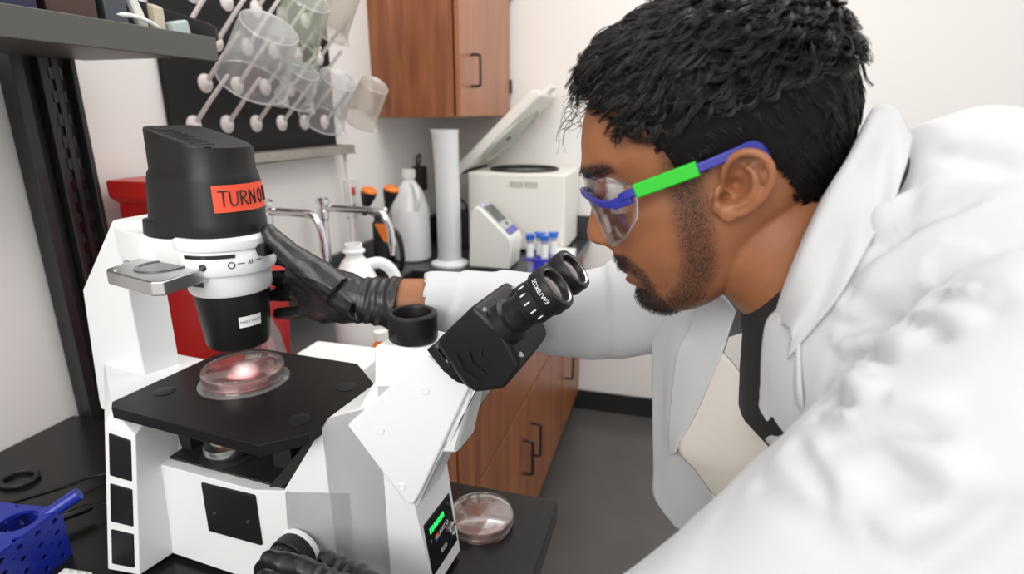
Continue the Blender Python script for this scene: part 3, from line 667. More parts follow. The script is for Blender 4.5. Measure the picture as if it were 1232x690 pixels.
# ------------------------------------------------------------------ inverted microscope
TH = math.radians(4.6)
Uw = Vector((math.cos(TH), -math.sin(TH), 0)); Vw = Vector((math.sin(TH), math.cos(TH), 0))
MS0 = Uw*(-0.5)+Vw*0.53; MS0.z = 0.90
def S(u, v, w): return Vector((u+0.5, v-0.53, w))
def SW(u, v, w): return Uw*u+Vw*v+Vector((0, 0, 0.90+w))
ms = thing('inverted_microscope', 'large white and black inverted lab microscope on the black bench', 'microscope', MS0, -TH)
VC = 0.532
def hull(pts): return MB().hull([S(*p) for p in pts])
def mirror(pts, c=VC): return pts+[(u, 2*c-v, w) for u, v, w in pts]
# body: low deck under the stage, tall rear foot, tall front block, nose
bd = MB()
H_ = lambda pts: bd.hull([S(*p) for p in pts])
def FR(u, off=0.0): return 0.446+0.32*max(0.0, u+0.49)+off      # the front face bends away towards the nose
H_([(u, FR(u), w) for u in (-0.66, -0.49, -0.38) for w in (0.008, 0.146)]+[(u, 0.618, w) for u in (-0.66, -0.38) for w in (0.008, 0.146)])
H_([(u, v, w) for u, w in ((-0.462, 0.010), (-0.455, 0.147), (-0.409, 0.189), (-0.404, 0.232), (-0.396, 0.243), (-0.34, 0.262), (-0.34, 0.01)) for v in (FR(u), 0.618)])
H_([p for u, w in ((-0.404, 0.232), (-0.396, 0.243), (-0.345, 0.262), (-0.318, 0.20), (-0.309, 0.13), (-0.304, 0.10), (-0.291, 0.008), (-0.404, 0.01)) for p in ((u, FR(u), w), (u, min(0.618, 1.094-FR(u)), w))])
H_([(-0.70, 0.447, 0.01), (-0.645, 0.447, 0.01), (-0.64, 0.447, 0.146), (-0.652, 0.447, 0.205), (-0.70, 0.447, 0.205), (-0.645, 0.617, 0.01), (-0.64, 0.617, 0.146), (-0.652, 0.617, 0.205), (-0.83, 0.617, 0.01), (-0.83, 0.617, 0.205)])
# flared rear foot
H_([(-0.702, 0.396, 0.008), (-0.655, 0.403, 0.008), (-0.632, 0.418, 0.205), (-0.672, 0.412, 0.215), (-0.672, 0.425, 0.228), (-0.64, 0.45, 0.215), (-0.648, 0.450, 0.008), (-0.85, 0.60, 0.008), (-0.85, 0.60, 0.215), (-0.84, 0.52, 0.008), (-0.82, 0.52, 0.228), (-0.68, 0.60, 0.21), (-0.66, 0.60, 0.01)])
bd.build('body', M['scope_white'], ms, bevel=0.006, seg=3)
# three black panels on the flared foot
A0, A1 = Vector(S(-0.702, 0.396, 0.008)), Vector(S(-0.655, 0.403, 0.008))
B0_, B1 = Vector(S(-0.672, 0.412, 0.215)), Vector(S(-0.632, 0.418, 0.205))
fn = (A1-A0).cross(B0_-A0).normalized()
if fn.y > 0: fn = -fn
def FP(s, t, n=0.0):
    return (A0*(1-s)+A1*s)*(1-t)+(B0_*(1-s)+B1*s)*t+fn*n
for t0, t1 in ((0.05, 0.30), (0.355, 0.62), (0.675, 0.955)):
    pts = [FP(s, t, n) for s in (0.14, 0.86) for t in (t0, t1) for n in (-0.002, 0.0016)]
    MB().hull(pts).build('side_panel', M['scope_black'], ms, bevel=0.0015)
# cavity behind the stage opening
MB().box(*[a for a in (-0.655+0.5, -0.375+0.5, 0.575-0.53, 0.585-0.53, 0.14, 0.215)]).box(-0.643+0.5, -0.450+0.5, 0.460-0.53, 0.58-0.53, 0.1455, 0.149).hull([S(u, v, w) for u, w in ((-0.459, 0.149), (-0.412, 0.190), (-0.407, 0.228), (-0.411, 0.228), (-0.475, 0.148)) for v in (FR(u, .004), 0.58)]).build('stage_cavity', M['black_rubber'], ms)
for bx_ in ((-0.655, -0.625, 0.48, 0.575), (-0.500, -0.470, 0.49, 0.575)):
    MB().box(bx_[0]+0.5, bx_[1]+0.5, bx_[2]-0.53, bx_[3]-0.53, 0.148, 0.222).build('stage_support', M['black_rubber'], ms, bevel=0.002)
# square hatch on the front
hx = MB().hull([S(u, v, w) for u, w in ((-0.572, 0.137), (-0.488, 0.140), (-0.488, 0.069), (-0.573, 0.066)) for v in (0.4435, 0.448)]).build('front_hatch', M['scope_black'], ms, bevel=0.002)
for u, w in ((-0.556, 0.098), (-0.503, 0.100)):
    MB().lathe([(0.002, 0), (0.002, 0.0012), (0.001, 0.0012)], S(u, 0.4435, w), (0, -1, 0), 10).build('screw', M['steel'], hx)
# objective under the stage
OC = (-0.571, 0.490)
ob = MB().lathe([(0.034, 0.0), (0.034, 0.002), (0.030, 0.004)], S(OC[0], OC[1], 0.149), n=32).build('nosepiece', M['black_rubber'], ms)
MB().lathe([(0.020, 0.0), (0.026, 0.004), (0.029, 0.010), (0.028, 0.018), (0.020, 0.022), (0.019, 0.034), (0.012, 0.046), (0.012, 0.056), (0, 0.056)], S(OC[0], OC[1], 0.151), n=32).build('objective', M['steel'], ob)
MB().lathe([(0.0203, 0.026), (0.0203, 0.030)], S(OC[0], OC[1], 0.151), n=32).build('colour_band', M['orange'], ob)
# stage plate
SZ0, SZ1 = 0.222, 0.236
sp = [(-0.668, 0.421), (-0.395, 0.419), (-0.394, 0.425)]
stg = [(-0.676, 0.428), (-0.662, 0.417), (-0.437, 0.413), (-0.404, 0.450), (-0.407, 0.582), (-0.463, 0.627), (-0.667, 0.623), (-0.676, 0.58)]
stg_l = [(u+0.5, v-0.53) for u, v in stg]
ho = S(-0.572, 0.532, 0)
# ring of quads between the outline and the insert hole keeps the hole open
n = 56; outer = []; inner = []
def ray_poly(c, d, poly):
    best = None
    for i in range(len(poly)):
        a = Vector(poly[i]); b = Vector(poly[(i+1) % len(poly)]); e = b-a; den = d.x*e.y-d.y*e.x
        if abs(den) < 1e-12: continue
        q = a-c; t_ = (q.x*e.y-q.y*e.x)/den; s_ = (q.x*d.y-q.y*d.x)/den
        if t_ > 0 and -1e-6 <= s_ <= 1+1e-6 and (best is None or t_ < best): best = t_
    return best
cc = Vector((ho.x, ho.y)); angs = sorted([2*math.pi*i/n for i in range(n)]+[math.atan2(p[1]-cc.y, p[0]-cc.x) % (2*math.pi) for p in stg_l])
RI = 0.0565; m = MB()
for z in (SZ1, SZ0):
    vs = []
    for a in angs:
        d = Vector((math.cos(a), math.sin(a))); k = ray_poly(cc, d, stg_l)
        vs += [(cc.x+d.x*RI, cc.y+d.y*RI, z), (cc.x+d.x*k, cc.y+d.y*k, z)]
    q = len(angs); m.add(vs, [(2*i, 2*i+1, 2*((i+1) % q)+1, 2*((i+1) % q)) for i in range(q)])
q = len(angs); N2 = 2*q
m.f += [(2*i+1, 2*((i+1) % q)+1, N2+2*((i+1) % q)+1, N2+2*i+1) for i in range(q)]+[(2*i, 2*((i+1) % q), N2+2*((i+1) % q), N2+2*i) for i in range(q)]
m.mi = [0]*len(m.f)
m.build('stage_plate', M['stage'], ms, bevel=0.0012, smooth=25)
MB().lathe([(0.056, 0), (0.056, 0.0025), (0.038, 0.0025), (0.038, 0.0)], S(-0.572, 0.532, SZ1-0.0022), n=56, cap0=False, cap1=False).build('insert_ring', M['glass_plate'], ms, smooth=25)
MB().lathe([(0.0, 0.0012), (0.039, 0.0012), (0.039, 0.002), (0, 0.002)], S(-0.572, 0.532, SZ1-0.0022), n=48).build('insert_glass', M['glass_plate'], ms, smooth=25)
for u, v in ((-0.640, 0.470), (-0.434, 0.472), (-0.434, 0.560), (-0.638, 0.598)):
    MB().lathe([(0.0128, -0.0005), (0.0128, 0.0006), (0.0118, 0.0009), (0.0, 0.0009)], S(u, v, SZ1), n=28).build('stage_plug', M['scope_black'], ms)
# pillar and arm
pl = MB()
pv0, pv1 = 0.515, 0.572
pl.hull([S(u, v, w) for u, w in ((-0.735, 0.15), (-0.735, 0.440), (-0.740, 0.438), (-0.825, 0.337), (-0.842, 0.165), (-0.842, 0.15)) for v in (pv0, pv1)])
pl.hull([S(u, v, w) for u, w in ((-0.735, 0.385), (-0.69, 0.392), (-0.685, 0.443), (-0.735, 0.4405)) for v in (pv0, pv1)])
pl.build('pillar', M['scope_white'], ms, bevel=0.006, seg=3)
ax = (-0.571, 0.532)
am = MB()
am.hull([S(u, v, w) for u, v in ((-0.74, 0.515), (-0.74, 0.572), (-0.62, 0.484), (-0.62, 0.580), (-0.575, 0.480), (-0.575, 0.584), (-0.69, 0.495)) for w in (0.392, 0.432)])
am.build('arm', M['scope_white'], ms, bevel=0.003)
MB().lathe([(0.0455, 0.362), (0.048, 0.366), (0.048, 0.388), (0.0540, 0.390), (0.0555, 0.394), (0.0555, 0.412), (0.053, 0.418), (0.0565, 0.420), (0.0575, 0.424), (0.0575, 0.430), (0.054, 0.434)], S(*ax, 0), n=64).build('condenser_collar', M['scope_white'], ms, bevel=0.0)
def arc_strip(r, a0, a1, z0, z1, t_=0.0012, n=20):
    mb = MB(); P = []
    for rr in (r, r+t_):
        P.append([[S(*ax, 0)+Vector((rr*math.cos(a0+(a1-a0)*i/n), rr*math.sin(a0+(a1-a0)*i/n), z)) for i in range(n+1)] for z in (z0, z1)])
    mb.grid(P[1]); mb.grid([P[0][0], P[1][0]]); mb.grid([P[1][1], P[0][1]])
    return mb
rad = math.radians
arc_strip(0.0520, rad(-95), rad(-35), 0.4115, 0.4155, 0.0045).build('collar_slot', M['gloss_black'], ms)
arc_strip(0.047, rad(-120), rad(-80), 0.376, 0.388, 0.0016).build('collar_slot', M['gloss_black'], ms)
hole = MB().lathe([(0.0042, 0), (0.0042, 0.0015), (0, 0.0015)], S(*ax, 0.402)+Vector((0.0550*math.cos(rad(-72)), 0.0550*math.sin(rad(-72)), 0)), (math.cos(rad(-72)), math.sin(rad(-72)), 0), 16).build('set_screw', M['gloss_black'], ms)
# scale marks: small ring, dash, letters
mk = MB()
def on_cyl(a, z, r=0.0558): return S(*ax, 0)+Vector((r*math.cos(a), r*math.sin(a), z))
mk.tube([on_cyl(rad(-40)+0.063*math.cos(q), 0.403+0.0035*math.sin(q)) for q in [i*2*math.pi/16 for i in range(17)]], 0.0006, 6, caps=False)
mk.tube([on_cyl(rad(-33+i*2), 0.404) for i in range(5)], 0.0005, 6)
mk.tube([on_cyl(rad(-12+i*2), 0.405) for i in range(5)], 0.0005, 6)
mk.tube([on_cyl(rad(-21), 0.402), on_cyl(rad(-19.5), 0.407), on_cyl(rad(-18), 0.402)], 0.0005, 6)
mk.tube([on_cyl(rad(-16), 0.402), on_cyl(rad(-16), 0.407)], 0.0005, 6)
o = mk.build('scale_marks', M['ink'], ms); o['kind'] = 'stuff'
# lever under the thumb
MB().hull([S(*ax, 0)+Vector((r*math.cos(a), r*math.sin(a), z)) for r in (0.052, 0.068) for a in (rad(-8), rad(14)) for z in (0.409, 0.423)]).build('aperture_lever', M['scope_black'], ms, bevel=0.002)
# condenser cone
cn = MB().lathe([(0.0335, 0.292), (0.0352, 0.290), (0.0378, 0.294), (0.0445, 0.366)], S(*ax, 0), n=56, cap0=False).lathe([(0.0335, 0.292), (0.029, 0.30), (0.0, 0.302)], S(*ax, 0), n=40, cap0=False).build('condenser', M['scope_black'], ms)
lbm = MB(); a0, a1 = rad(-40), rad(-2); P = []
rr = lambda z: 0.0378+(z-0.294)/(0.072)*0.0067+0.0006
lbm.grid([[S(*ax, 0)+Vector((rr(z)*math.cos(a0+(a1-a0)*i/10), rr(z)*math.sin(a0+(a1-a0)*i/10), z)) for i in range(11)] for z in (0.321, 0.335)])
lo = lbm.build('condenser_label', M['paper'], cn); plabel(lo, 'small white label with dark printing')
tv, tf = text_mesh('NA0.3 WD72', 0.0044, 0.0)
zz = 0.328
MB().add([S(*ax, 0)+Vector(((rr(zz)+0.0003)*math.cos((a0+a1)/2+v.x/0.0415), (rr(zz)+0.0003)*math.sin((a0+a1)/2+v.x/0.0415), zz+v.y)) for v in tv], tf).build('lettering', M['ink'], lo, smooth=0)
# silver filter slider
sv = MB()
fz0, fz1 = 0.389, 0.405
pl4 = [(-0.655, 0.432), (-0.552, 0.412), (-0.585, 0.53), (-0.672, 0.535)]
fs = [(-0.658, 0.442), (-0.648, 0.434), (-0.560, 0.418), (-0.549, 0.424), (-0.556, 0.50), (-0.678, 0.525)]
fl = MB().hull([S(u, v, w) for u, v in fs for w in (fz0-0.004, fz1-0.004)]).build('filter_slider', M['steel'], ms, bevel=0.002)
MB().lathe([(0.029, 0.0), (0.029, 0.0015), (0.025, 0.0015), (0.024, 0.0004), (0.0, 0.0004)], S(-0.607, 0.472, fz1-0.004), n=40).build('filter_well', M['screen_dark'], fl)
MB().lathe([(0.004, 0.0), (0.004, 0.0012), (0.0, 0.0012)], S(-0.642, 0.442, fz1-0.004), n=14).build('pin', M['steel'], fl)

# lamp housing
LR = 0.050
def lamp_ring(scale, z, shift=0.0, back=-0.655, slope=0.0, n=72):
    """rounded front, squarer rear"""
    row = []
    for i in range(n+1):
        a = 2*math.pi*i/n; c, s_ = math.cos(a), math.sin(a)
        if c > 0: x, y = LR*c, LR*s_
        else:
            L = ax[0]-back; e = 0.38
            x, y = -L*abs(c)**e, LR*math.copysign(abs(s_)**0.75, s_)
        row.append(S(ax[0]+x*scale+shift, ax[1]+y*scale, z+slope*x))
    return row
rows = [lamp_ring(0.975, 0.430, back=-0.670), lamp_ring(1.0, 0.433, back=-0.670), lamp_ring(0.995, 0.449, back=-0.668), lamp_ring(0.99, 0.450, back=-0.657), lamp_ring(0.955, 0.497, back=-0.653), lamp_ring(0.93, 0.504, back=-0.653, slope=-0.02), lamp_ring(0.895, 0.508, back=-0.653, slope=-0.02), lamp_ring(0.885, 0.535, back=-0.653, slope=-0.03)]
# slanted top: high at the rear, dropping towards the front
top = []
for k, sc in ((0, 0.88), (1, 0.865), (2, 0.82)):
    row = []
    for i, p in enumerate(lamp_ring(sc, 0.0, back=-0.653)):
        x = p.x-(ax[0]+0.5)
        z = 0.557-max(0, (x+0.060))*0.26
        row.append(Vector((p.x, p.y, min(0.5575, z)+(-0.004, -0.001, 0.0)[k])))
    top.append(row)
rows += top
c_ = S(ax[0]-0.03, ax[1], 0.5485)
rows.append([Vector((c_.x+(p.x-c_.x)*0.02, c_.y+(p.y-c_.y)*0.02, 0.5485)) for p in top[-1]])
lm = MB().grid(rows).build('lamp_housing', M['scope_black'], ms, smooth=28)
vs_ = MB()
for i in range(7):
    u = -0.618+i*0.0095
    zc = 0.557-max(0, (u-ax[0]+0.060))*0.26
    sl = MB().hull([S(u+du+dv*0.25, 0.496+dv, min(0.5575, 0.557-max(0, (u+du+dv*0.25-ax[0]+0.060))*0.26)+dz) for du in (-0.0015, 0.0015) for dv in (0.0, 0.024) for dz in (-0.001, 0.0006)]).build('vent', M['gloss_black'], lm)
MB().lathe([(0.0035, 0), (0.0035, 0.0008), (0, 0.0008)], S(-0.545, 0.502, 0.5345), n=14).build('vent', M['gloss_black'], lm)
# orange tape with handwritten capitals wrapped round the lamp housing
def lamp_r(z): return LR*(0.99+(0.955-0.99)*(z-0.45)/0.047)
TA0, TA1 = rad(-51), rad(58); TZ0, TZ1 = 0.4630, 0.4935
def TP(s, t, off=0.0008):
    z = TZ0+(TZ1-TZ0)*t-0.002*s*0; a = TA0+(TA1-TA0)*s; r = lamp_r(z)+off
    return S(*ax, 0)+Vector((r*math.cos(a), r*math.sin(a), z))
tp = MB().grid([[TP(i/20, j/3) for i in range(21)] for j in range(4)]).build('tape_label', M['tape'], lm, smooth=60); plabel(tp, 'orange tape reading TURN OFF in black marker')
GL = {'T': [[(0,1),(0.7,1.02)],[(0.36,1),(0.34,0)]], 'U': [[(0.05,1),(0.05,0.25),(0.2,0.02),(0.45,0.05),(0.58,0.3),(0.6,1)]],
      'R': [[(0.08,0),(0.08,1)],[(0.08,0.98),(0.45,0.95),(0.55,0.75),(0.4,0.55),(0.1,0.5)],[(0.22,0.5),(0.62,0.0)]],
      'N': [[(0.05,0),(0.07,1)],[(0.07,1),(0.55,0.02)],[(0.55,0.02),(0.58,1)]], 'O': [[(0.3,1),(0.08,0.75),(0.1,0.25),(0.32,0.0),(0.55,0.25),(0.56,0.75),(0.3,1)]],
      'F': [[(0.08,0),(0.08,1)],[(0.08,1),(0.55,1.0)],[(0.08,0.55),(0.45,0.55)]]}
x = 0.06
for chx, adv in (('T', 0.125), ('U', 0.125), ('R', 0.125), ('N', 0.145), ('O', 0.15), ('F', 0.115), ('F', 0.1)):
    g = MB(); wv = 0.10
    for stv in GL[chx]:
        g.tube([TP(x+px*wv/0.62, 0.22+0.55*py, 0.0012) for px, py in stv], 0.0009, 6)
    g.build('letter', M['ink'], tp)
    x += adv

# head arm, camera port, eyepieces (narrower than the body, centred)
va, vb = 0.496, 0.572
ha = MB()
ha.hull([S(u, v, w) for u, w in ((-0.343, 0.331), (-0.287, 0.327), (-0.240, 0.286), (-0.26, 0.20), (-0.352, 0.20), (-0.346, 0.288)) for v in (FR(u, .002), vb-0.002)])
ha.hull([S(u, v, w) for u, w in ((-0.346, 0.288), (-0.377, 0.234), (-0.32, 0.125), (-0.308, 0.125), (-0.240, 0.286)) for v in (FR(u, .002), vb-0.003)])
ha.build('head_arm', M['scope_white'], ms, bevel=0.005, seg=3)
sc_ = hull([(u, FR(u, o_), w) for u, w in ((-0.375, 0.236), (-0.287, 0.3235), (-0.242, 0.287), (-0.300, 0.149), (-0.309, 0.133), (-0.318, 0.138)) for o_ in (-0.004, 0.004)]).build('arm_cover', M['scope_white'], ms, bevel=0.003, seg=3)
for u, w in ((-0.289, 0.281), (-0.339, 0.231), (-0.320, 0.159)):
    MB().lathe([(0.0048, 0), (0.0048, 0.0006), (0.004, 0.0010), (0.0035, 0.0004), (0, 0.0004)], S(u, FR(u, -0.004), w), (0.305, -0.952, 0), 20).build('screw_cap', M['scope_white'], sc_)
hull([(u, v, w) for u, w in ((-0.243, 0.268), (-0.232, 0.272), (-0.285, 0.185), (-0.296, 0.19)) for v in (0.580, 0.592)]).build('steel_bar', M['steel'], ms, bevel=0.001)
hull([(u, v, w) for u, w in ((-0.283, 0.190), (-0.275, 0.196), (-0.286, 0.178), (-0.294, 0.182)) for v in (0.574, 0.60)]).build('bar_clamp', M['scope_black'], ms, bevel=0.001)
MB().lathe([(0.0265, 0), (0.0275, 0.002), (0.0275, 0.029), (0.026, 0.031), (0.0215, 0.031), (0.0205, 0.028), (0.0205, 0.004), (0, 0.004)], S(-0.316, 0.534, 0.329), n=48).build('camera_port', M['scope_black'], ms, smooth=30)
# head: plate, block, two tubes with eyecups
hd_d = Vector((math.cos(rad(41)), 0, math.sin(rad(41)))); hd_n = Vector((-hd_d.z, 0, hd_d.x)); hd_v = Vector((0, 1, 0))
HP = S(-0.257, 0.534, 0.313)
def HQ(a, b, c): return HP+hd_d*a+hd_n*b+hd_v*c     # along, up across, sideways
pts = []
for i in range(24):
    q = 2*math.pi*i/24
    for a in (-0.004, 0.006): pts.append(HQ(a, 0.030*math.sin(q), 0.034*math.cos(q)))
plt = MB().hull(pts).hull([HQ(a, b, c) for a in (-0.004, 0.007) for b in (0.0, 0.031) for c in (-0.036, 0.0)]).build('mount_plate', M['scope_black'], ms, bevel=0.0012)
for b, c in ((0.026, -0.031), (0.008, -0.033)):
    MB().lathe([(0.0032, 0), (0.0032, 0.0015), (0.0015, 0.0015), (0.0015, 0.0006), (0, 0.0006)], HQ(0.007, b, c), hd_d, 16).build('bolt', M['steel'], plt)
blk = MB()
blk.hull([HQ(a, b, c) for a, b, c0 in ((0.004, 0.024, 0.030), (0.004, -0.022, 0.030), (0.018, 0.032, 0.044), (0.010, -0.034, 0.040), (0.080, 0.037, 0.047), (0.090, 0.0, 0.052), (0.080, -0.038, 0.047), (0.045, -0.048, 0.044)) for c in (-c0, c0)])
hb = blk.build('head_block', M['scope_black'], ms, bevel=0.006, seg=3)
for k in range(3):
    MB().tube([HQ(0.030+k*0.014, 0.010-k*0.006, -0.0475), HQ(0.024+k*0.014, -0.008, -0.0478), HQ(0.030+k*0.012, -0.026, -0.046)], 0.0012, 6).build('rib', M['scope_black'], hb)
for b, c in ((0.026, -0.040), (-0.030, -0.038), (0.026, 0.040)):
    MB().lathe([(0.003, 0), (0.003, 0.002), (0.0013, 0.002), (0.0013, 0.001), (0, 0.001)], HQ(0.082, b, c), hd_d, 14).build('bolt', M['steel'], hb)
ep0 = MB(); first = None
for c, nm in ((-0.033, 'near'), (0.033, 'far')):
    e0 = HQ(0.086, 0.003, c); L = 0.060
    tb = MB().lathe([(0.022, 0.0), (0.022, 0.012), (0.0175, 0.014), (0.0172, 0.030), (0.0185, 0.032), (0.0185, 0.036)], e0, hd_d, 40).build('eyepiece_tube', M['scope_black'], ms)
    ec = MB().lathe([(0.0195, 0.036), (0.0212, 0.038), (0.0212, 0.052), (0.0225, 0.053), (0.0235, 0.055), (0.0235, 0.068), (0.0225, 0.0705), (0.0190, 0.0705), (0.0165, 0.066), (0.0165, 0.064), (0, 0.064)], e0, hd_d, 48).build('eyecup', M['scope_black'], tb)
    MB().lathe([(0.0188, 0.0708), (0.0175, 0.0698)], e0, hd_d, 40, cap0=False, cap1=False).build('lens_ring', M['steel'], tb)
    MB().lathe([(0.0162, 0.0645), (0.012, 0.0662), (0.006, 0.0672), (0, 0.0675)], e0, hd_d, 40).build('lens', M['lens'], tb)
    dm = MB()
    e2 = hd_v; e1 = hd_n
    for k in range(5):
        q = rad(-165+k*22); cdir = e1*math.sin(q+math.pi/2)+e2*math.cos(q+math.pi/2)
        cdir = (e1*math.cos(rad(30+k*25))+e2*(-math.sin(rad(30+k*25))))
        p = e0+cdir*0.0214
        dm.tube([p+hd_d*0.041, p+hd_d*0.047], 0.0007, 6)
    o = dm.build('diopter_marks', M['paper'], ec); o['kind'] = 'stuff'
    if nm == 'near':
        tv, tf = text_mesh('EW10X/22', 0.0062, 0.0)
        txd = []
        for v in tv:
            q = rad(75)-v.x/0.0238; cdir = (e1*math.cos(q)+e2*(-math.sin(q)))
            txd.append(e0+cdir*0.0238+hd_d*(0.0615+v.y))
        MB().add(txd, tf).build('lettering', M['paper'], ec, smooth=0)

# control panel on the nose
PN0 = S(-0.3165, 0.512, 0.083); PN1 = S(-0.268, 0.512, -0.01)
pa = Vector((-0.304, 0, 0.10)); pb = Vector((-0.291, 0, 0.01))
pd = (pb-pa).normalized(); pnrm = Vector((-pd.z, 0, pd.x))
if pnrm.x < 0: pnrm = -pnrm
def NP(t, v, n=0.0):            # t down the face from its top edge, v across
    p = S(-0.304, 0, 0.10); p = p+pd*t+pnrm*n; p.y = v-0.53; return p
cp = MB().hull([NP(t, v, n) for t in (0.002, 0.074) for v in (0.5125, 0.581) for n in (-0.002, 0.0012)]).build('control_panel', M['gloss_black'], ms, bevel=0.0015)
for k in range(7):
    MB().hull([NP(t, v, n) for t in (0.014, 0.021) for v in (0.522+k*0.0055, 0.5252+k*0.0055) for n in (0.0008, 0.0018)]).build('led', M['led_green'], cp)
MB().lathe([(0.002, 0), (0.002, 0.001), (0, 0.001)], NP(0.012, 0.572, 0.001), pnrm, 12).build('sensor', M['screen_dark'], cp)
MB().lathe([(0.002, 0), (0.002, 0.001), (0, 0.001)], NP(0.030, 0.521, 0.001), pnrm, 12).build('sensor', mat('dim_green', (0.05, 0.2, 0.08), 0.4), cp)
MB().lathe([(0.0085, 0), (0.0085, 0.003), (0.0070, 0.0042), (0.0060, 0.003), (0, 0.0028)], NP(0.0475, 0.570, 0.001), pnrm, 32).build('power_button', M['steel'], cp)
for k, cl in enumerate(((0.8, 0.05, 0.03), (0.9, 0.6, 0.02), (0.03, 0.1, 0.7))):
    MB().hull([NP(t, v, n) for t in (0.030+k*0.0027, 0.0325+k*0.0027) for v in (0.531, 0.539) for n in (0.001, 0.0016)]).build('logo_bar', mat('logo_colour', cl, 0.5), cp)
put_text(MB(), 'LAXCO', 0.0085, NP(0.0335, 0.5515, 0.0014), (0, 1, 0), -pd, 0.0001).build('lettering', M['paper'], cp, smooth=0)
put_text(MB(), 'ECO', 0.0075, NP(0.058, 0.5465, 0.0014), (0, 1, 0), -pd, 0.0001).build('lettering', M['paper'], cp, smooth=0)

# focus knob on the near side
KC = S(-0.444, 0.459, 0.064)
def ridged(r, d, z0, z1, n, cuts):
    mb = MB(); P = []
    for z, k in ((z0, 0.96), (z0+0.0015, 1.0), (z1-0.0015, 1.0), (z1, 0.96)):
        P.append([KC+Vector((r*k*(1+d*(i % 2))*math.cos(2*math.pi*i/n), -z, r*k*(1+d*(i % 2))*math.sin(2*math.pi*i/n))) for i in range(n+1)])
    mb.grid(P)
    mb.add([KC+Vector((0, -z1, 0))]+[KC+Vector((r*0.96*math.cos(2*math.pi*i/n), -z1, r*0.96*math.sin(2*math.pi*i/n))) for i in range(n)], [(0, 1+(i+1) % n, 1+i) for i in range(n)])
    return mb
MB().lathe([(0.0305, 0.0), (0.0305, 0.004), (0.028, 0.005)], KC, (0, -1, 0), 40).build('knob_collar', M['scope_white'], ms)
kb = ridged(0.0275, 0.02, 0.004, 0.022, 72, 0).build('coarse_knob', M['scope_black'], ms, smooth=20)
ridged(0.0245, 0.03, 0.022, 0.050, 60, 0).build('fine_knob', M['scope_black'], kb, smooth=20)

# the microscope's own lamp, inside the condenser, shining down on the dish
ll = bpy.data.lights.new('condenser_lamp', 'SPOT'); ll.energy = 2.4; ll.spot_size = rad(34); ll.spot_blend = 0.6; ll.shadow_soft_size = 0.012; ll.color = (1, 0.96, 0.92)
lo_ = bpy.data.objects.new('condenser_lamp', ll); COL.objects.link(lo_); lo_.parent = ms; lo_.location = S(ax[0], ax[1], 0.287)

# ------------------------------------------------------------------ petri dishes
def petri(loc, r, label, med, z_liq):
    t = thing('petri_dish', label, 'petri dish', loc, 0)
    MB().lathe([(0, 0.0012), (r*0.93, 0.0012), (r*0.94, 0.0), (r*0.955, 0.0), (r*0.96, 0.014), (r*0.945, 0.014), (r*0.935, 0.0022), (0, 0.0022)], n=72, cap0=False, cap1=False).build('base', M['clear'], t, smooth=40)
    MB().lathe([(0, 0.0024), (r*0.93, 0.0024), (r*0.935, z_liq), (r*0.9, z_liq-0.0006), (0, z_liq-0.0006)], n=64, cap0=False, cap1=False).build('medium', med, t, smooth=40)
    ld = MB().lathe([(r*1.0, 0.0065), (r*1.0, 0.0175), (r*0.985, 0.0190), (r*0.955, 0.0185), (r*0.94, 0.0172), (0, 0.0170), (0, 0.0160), (r*0.945, 0.0160), (r*0.982, 0.0150), (r*0.982, 0.0065), (r*1.0, 0.0065)], n=72, cap0=False, cap1=False).build('lid', M['clear'], t, smooth=40)
    return t, ld
d1 = SW(-0.572, 0.532, SZ1+0.0006)
t1, ld1 = petri(d1, 0.0505, 'petri dish of pink medium on the black microscope stage', M['medium'], 0.0085)
wr = MB()
for k in range(16):
    a = rad(125-k*6.2); r0 = 0.040
    for j in range(3):
        p = Vector((r0*math.cos(a)+random.uniform(-.0016, .0016), r0*math.sin(a)+random.uniform(-.0016, .0016), 0.0174))
        q = p+Vector((random.uniform(-.0025, .0025), random.uniform(-.0025, .0025), 0))
        wr.tube([p, q], 0.0004, 5)
o = wr.build('lid_writing', M['ink'], ld1); o['kind'] = 'stuff'
t2, ld2 = petri((-0.237, 0.675, 0.9002), 0.047, 'petri dish with a little pale medium on the black bench top', M['medium_pale'], 0.005)
wr = MB()
for k in range(14):
    a = rad(-100+k*5); r0 = 0.037
    p = Vector((r0*math.cos(a), r0*math.sin(a), 0.0174)); q = p+Vector((random.uniform(-.002, .002), random.uniform(-.002, .002), 0))
    wr.tube([p, q], 0.0004, 5)
o = wr.build('lid_writing', M['ink'], ld2); o['kind'] = 'stuff'
for x, y, a in ((-0.014, -0.012, 0.4), (0.012, -0.008, 0.9)):
    vv = [(x+0.010*math.cos(q)*math.cos(a)-0.006*math.sin(q)*math.sin(a), y+0.010*math.cos(q)*math.sin(a)+0.006*math.sin(q)*math.cos(a), 0.0056) for q in [i*2*math.pi/20 for i in range(20)]]
    MB().add(vv, [tuple(range(20))]).build('colony', clear_mat('milky_colony', (0.95, 0.93, 0.92), 0.1, 0.03, 0.2, (0.7, 0.66, 0.64), 0.5), t2, smooth=0, recalc=False)

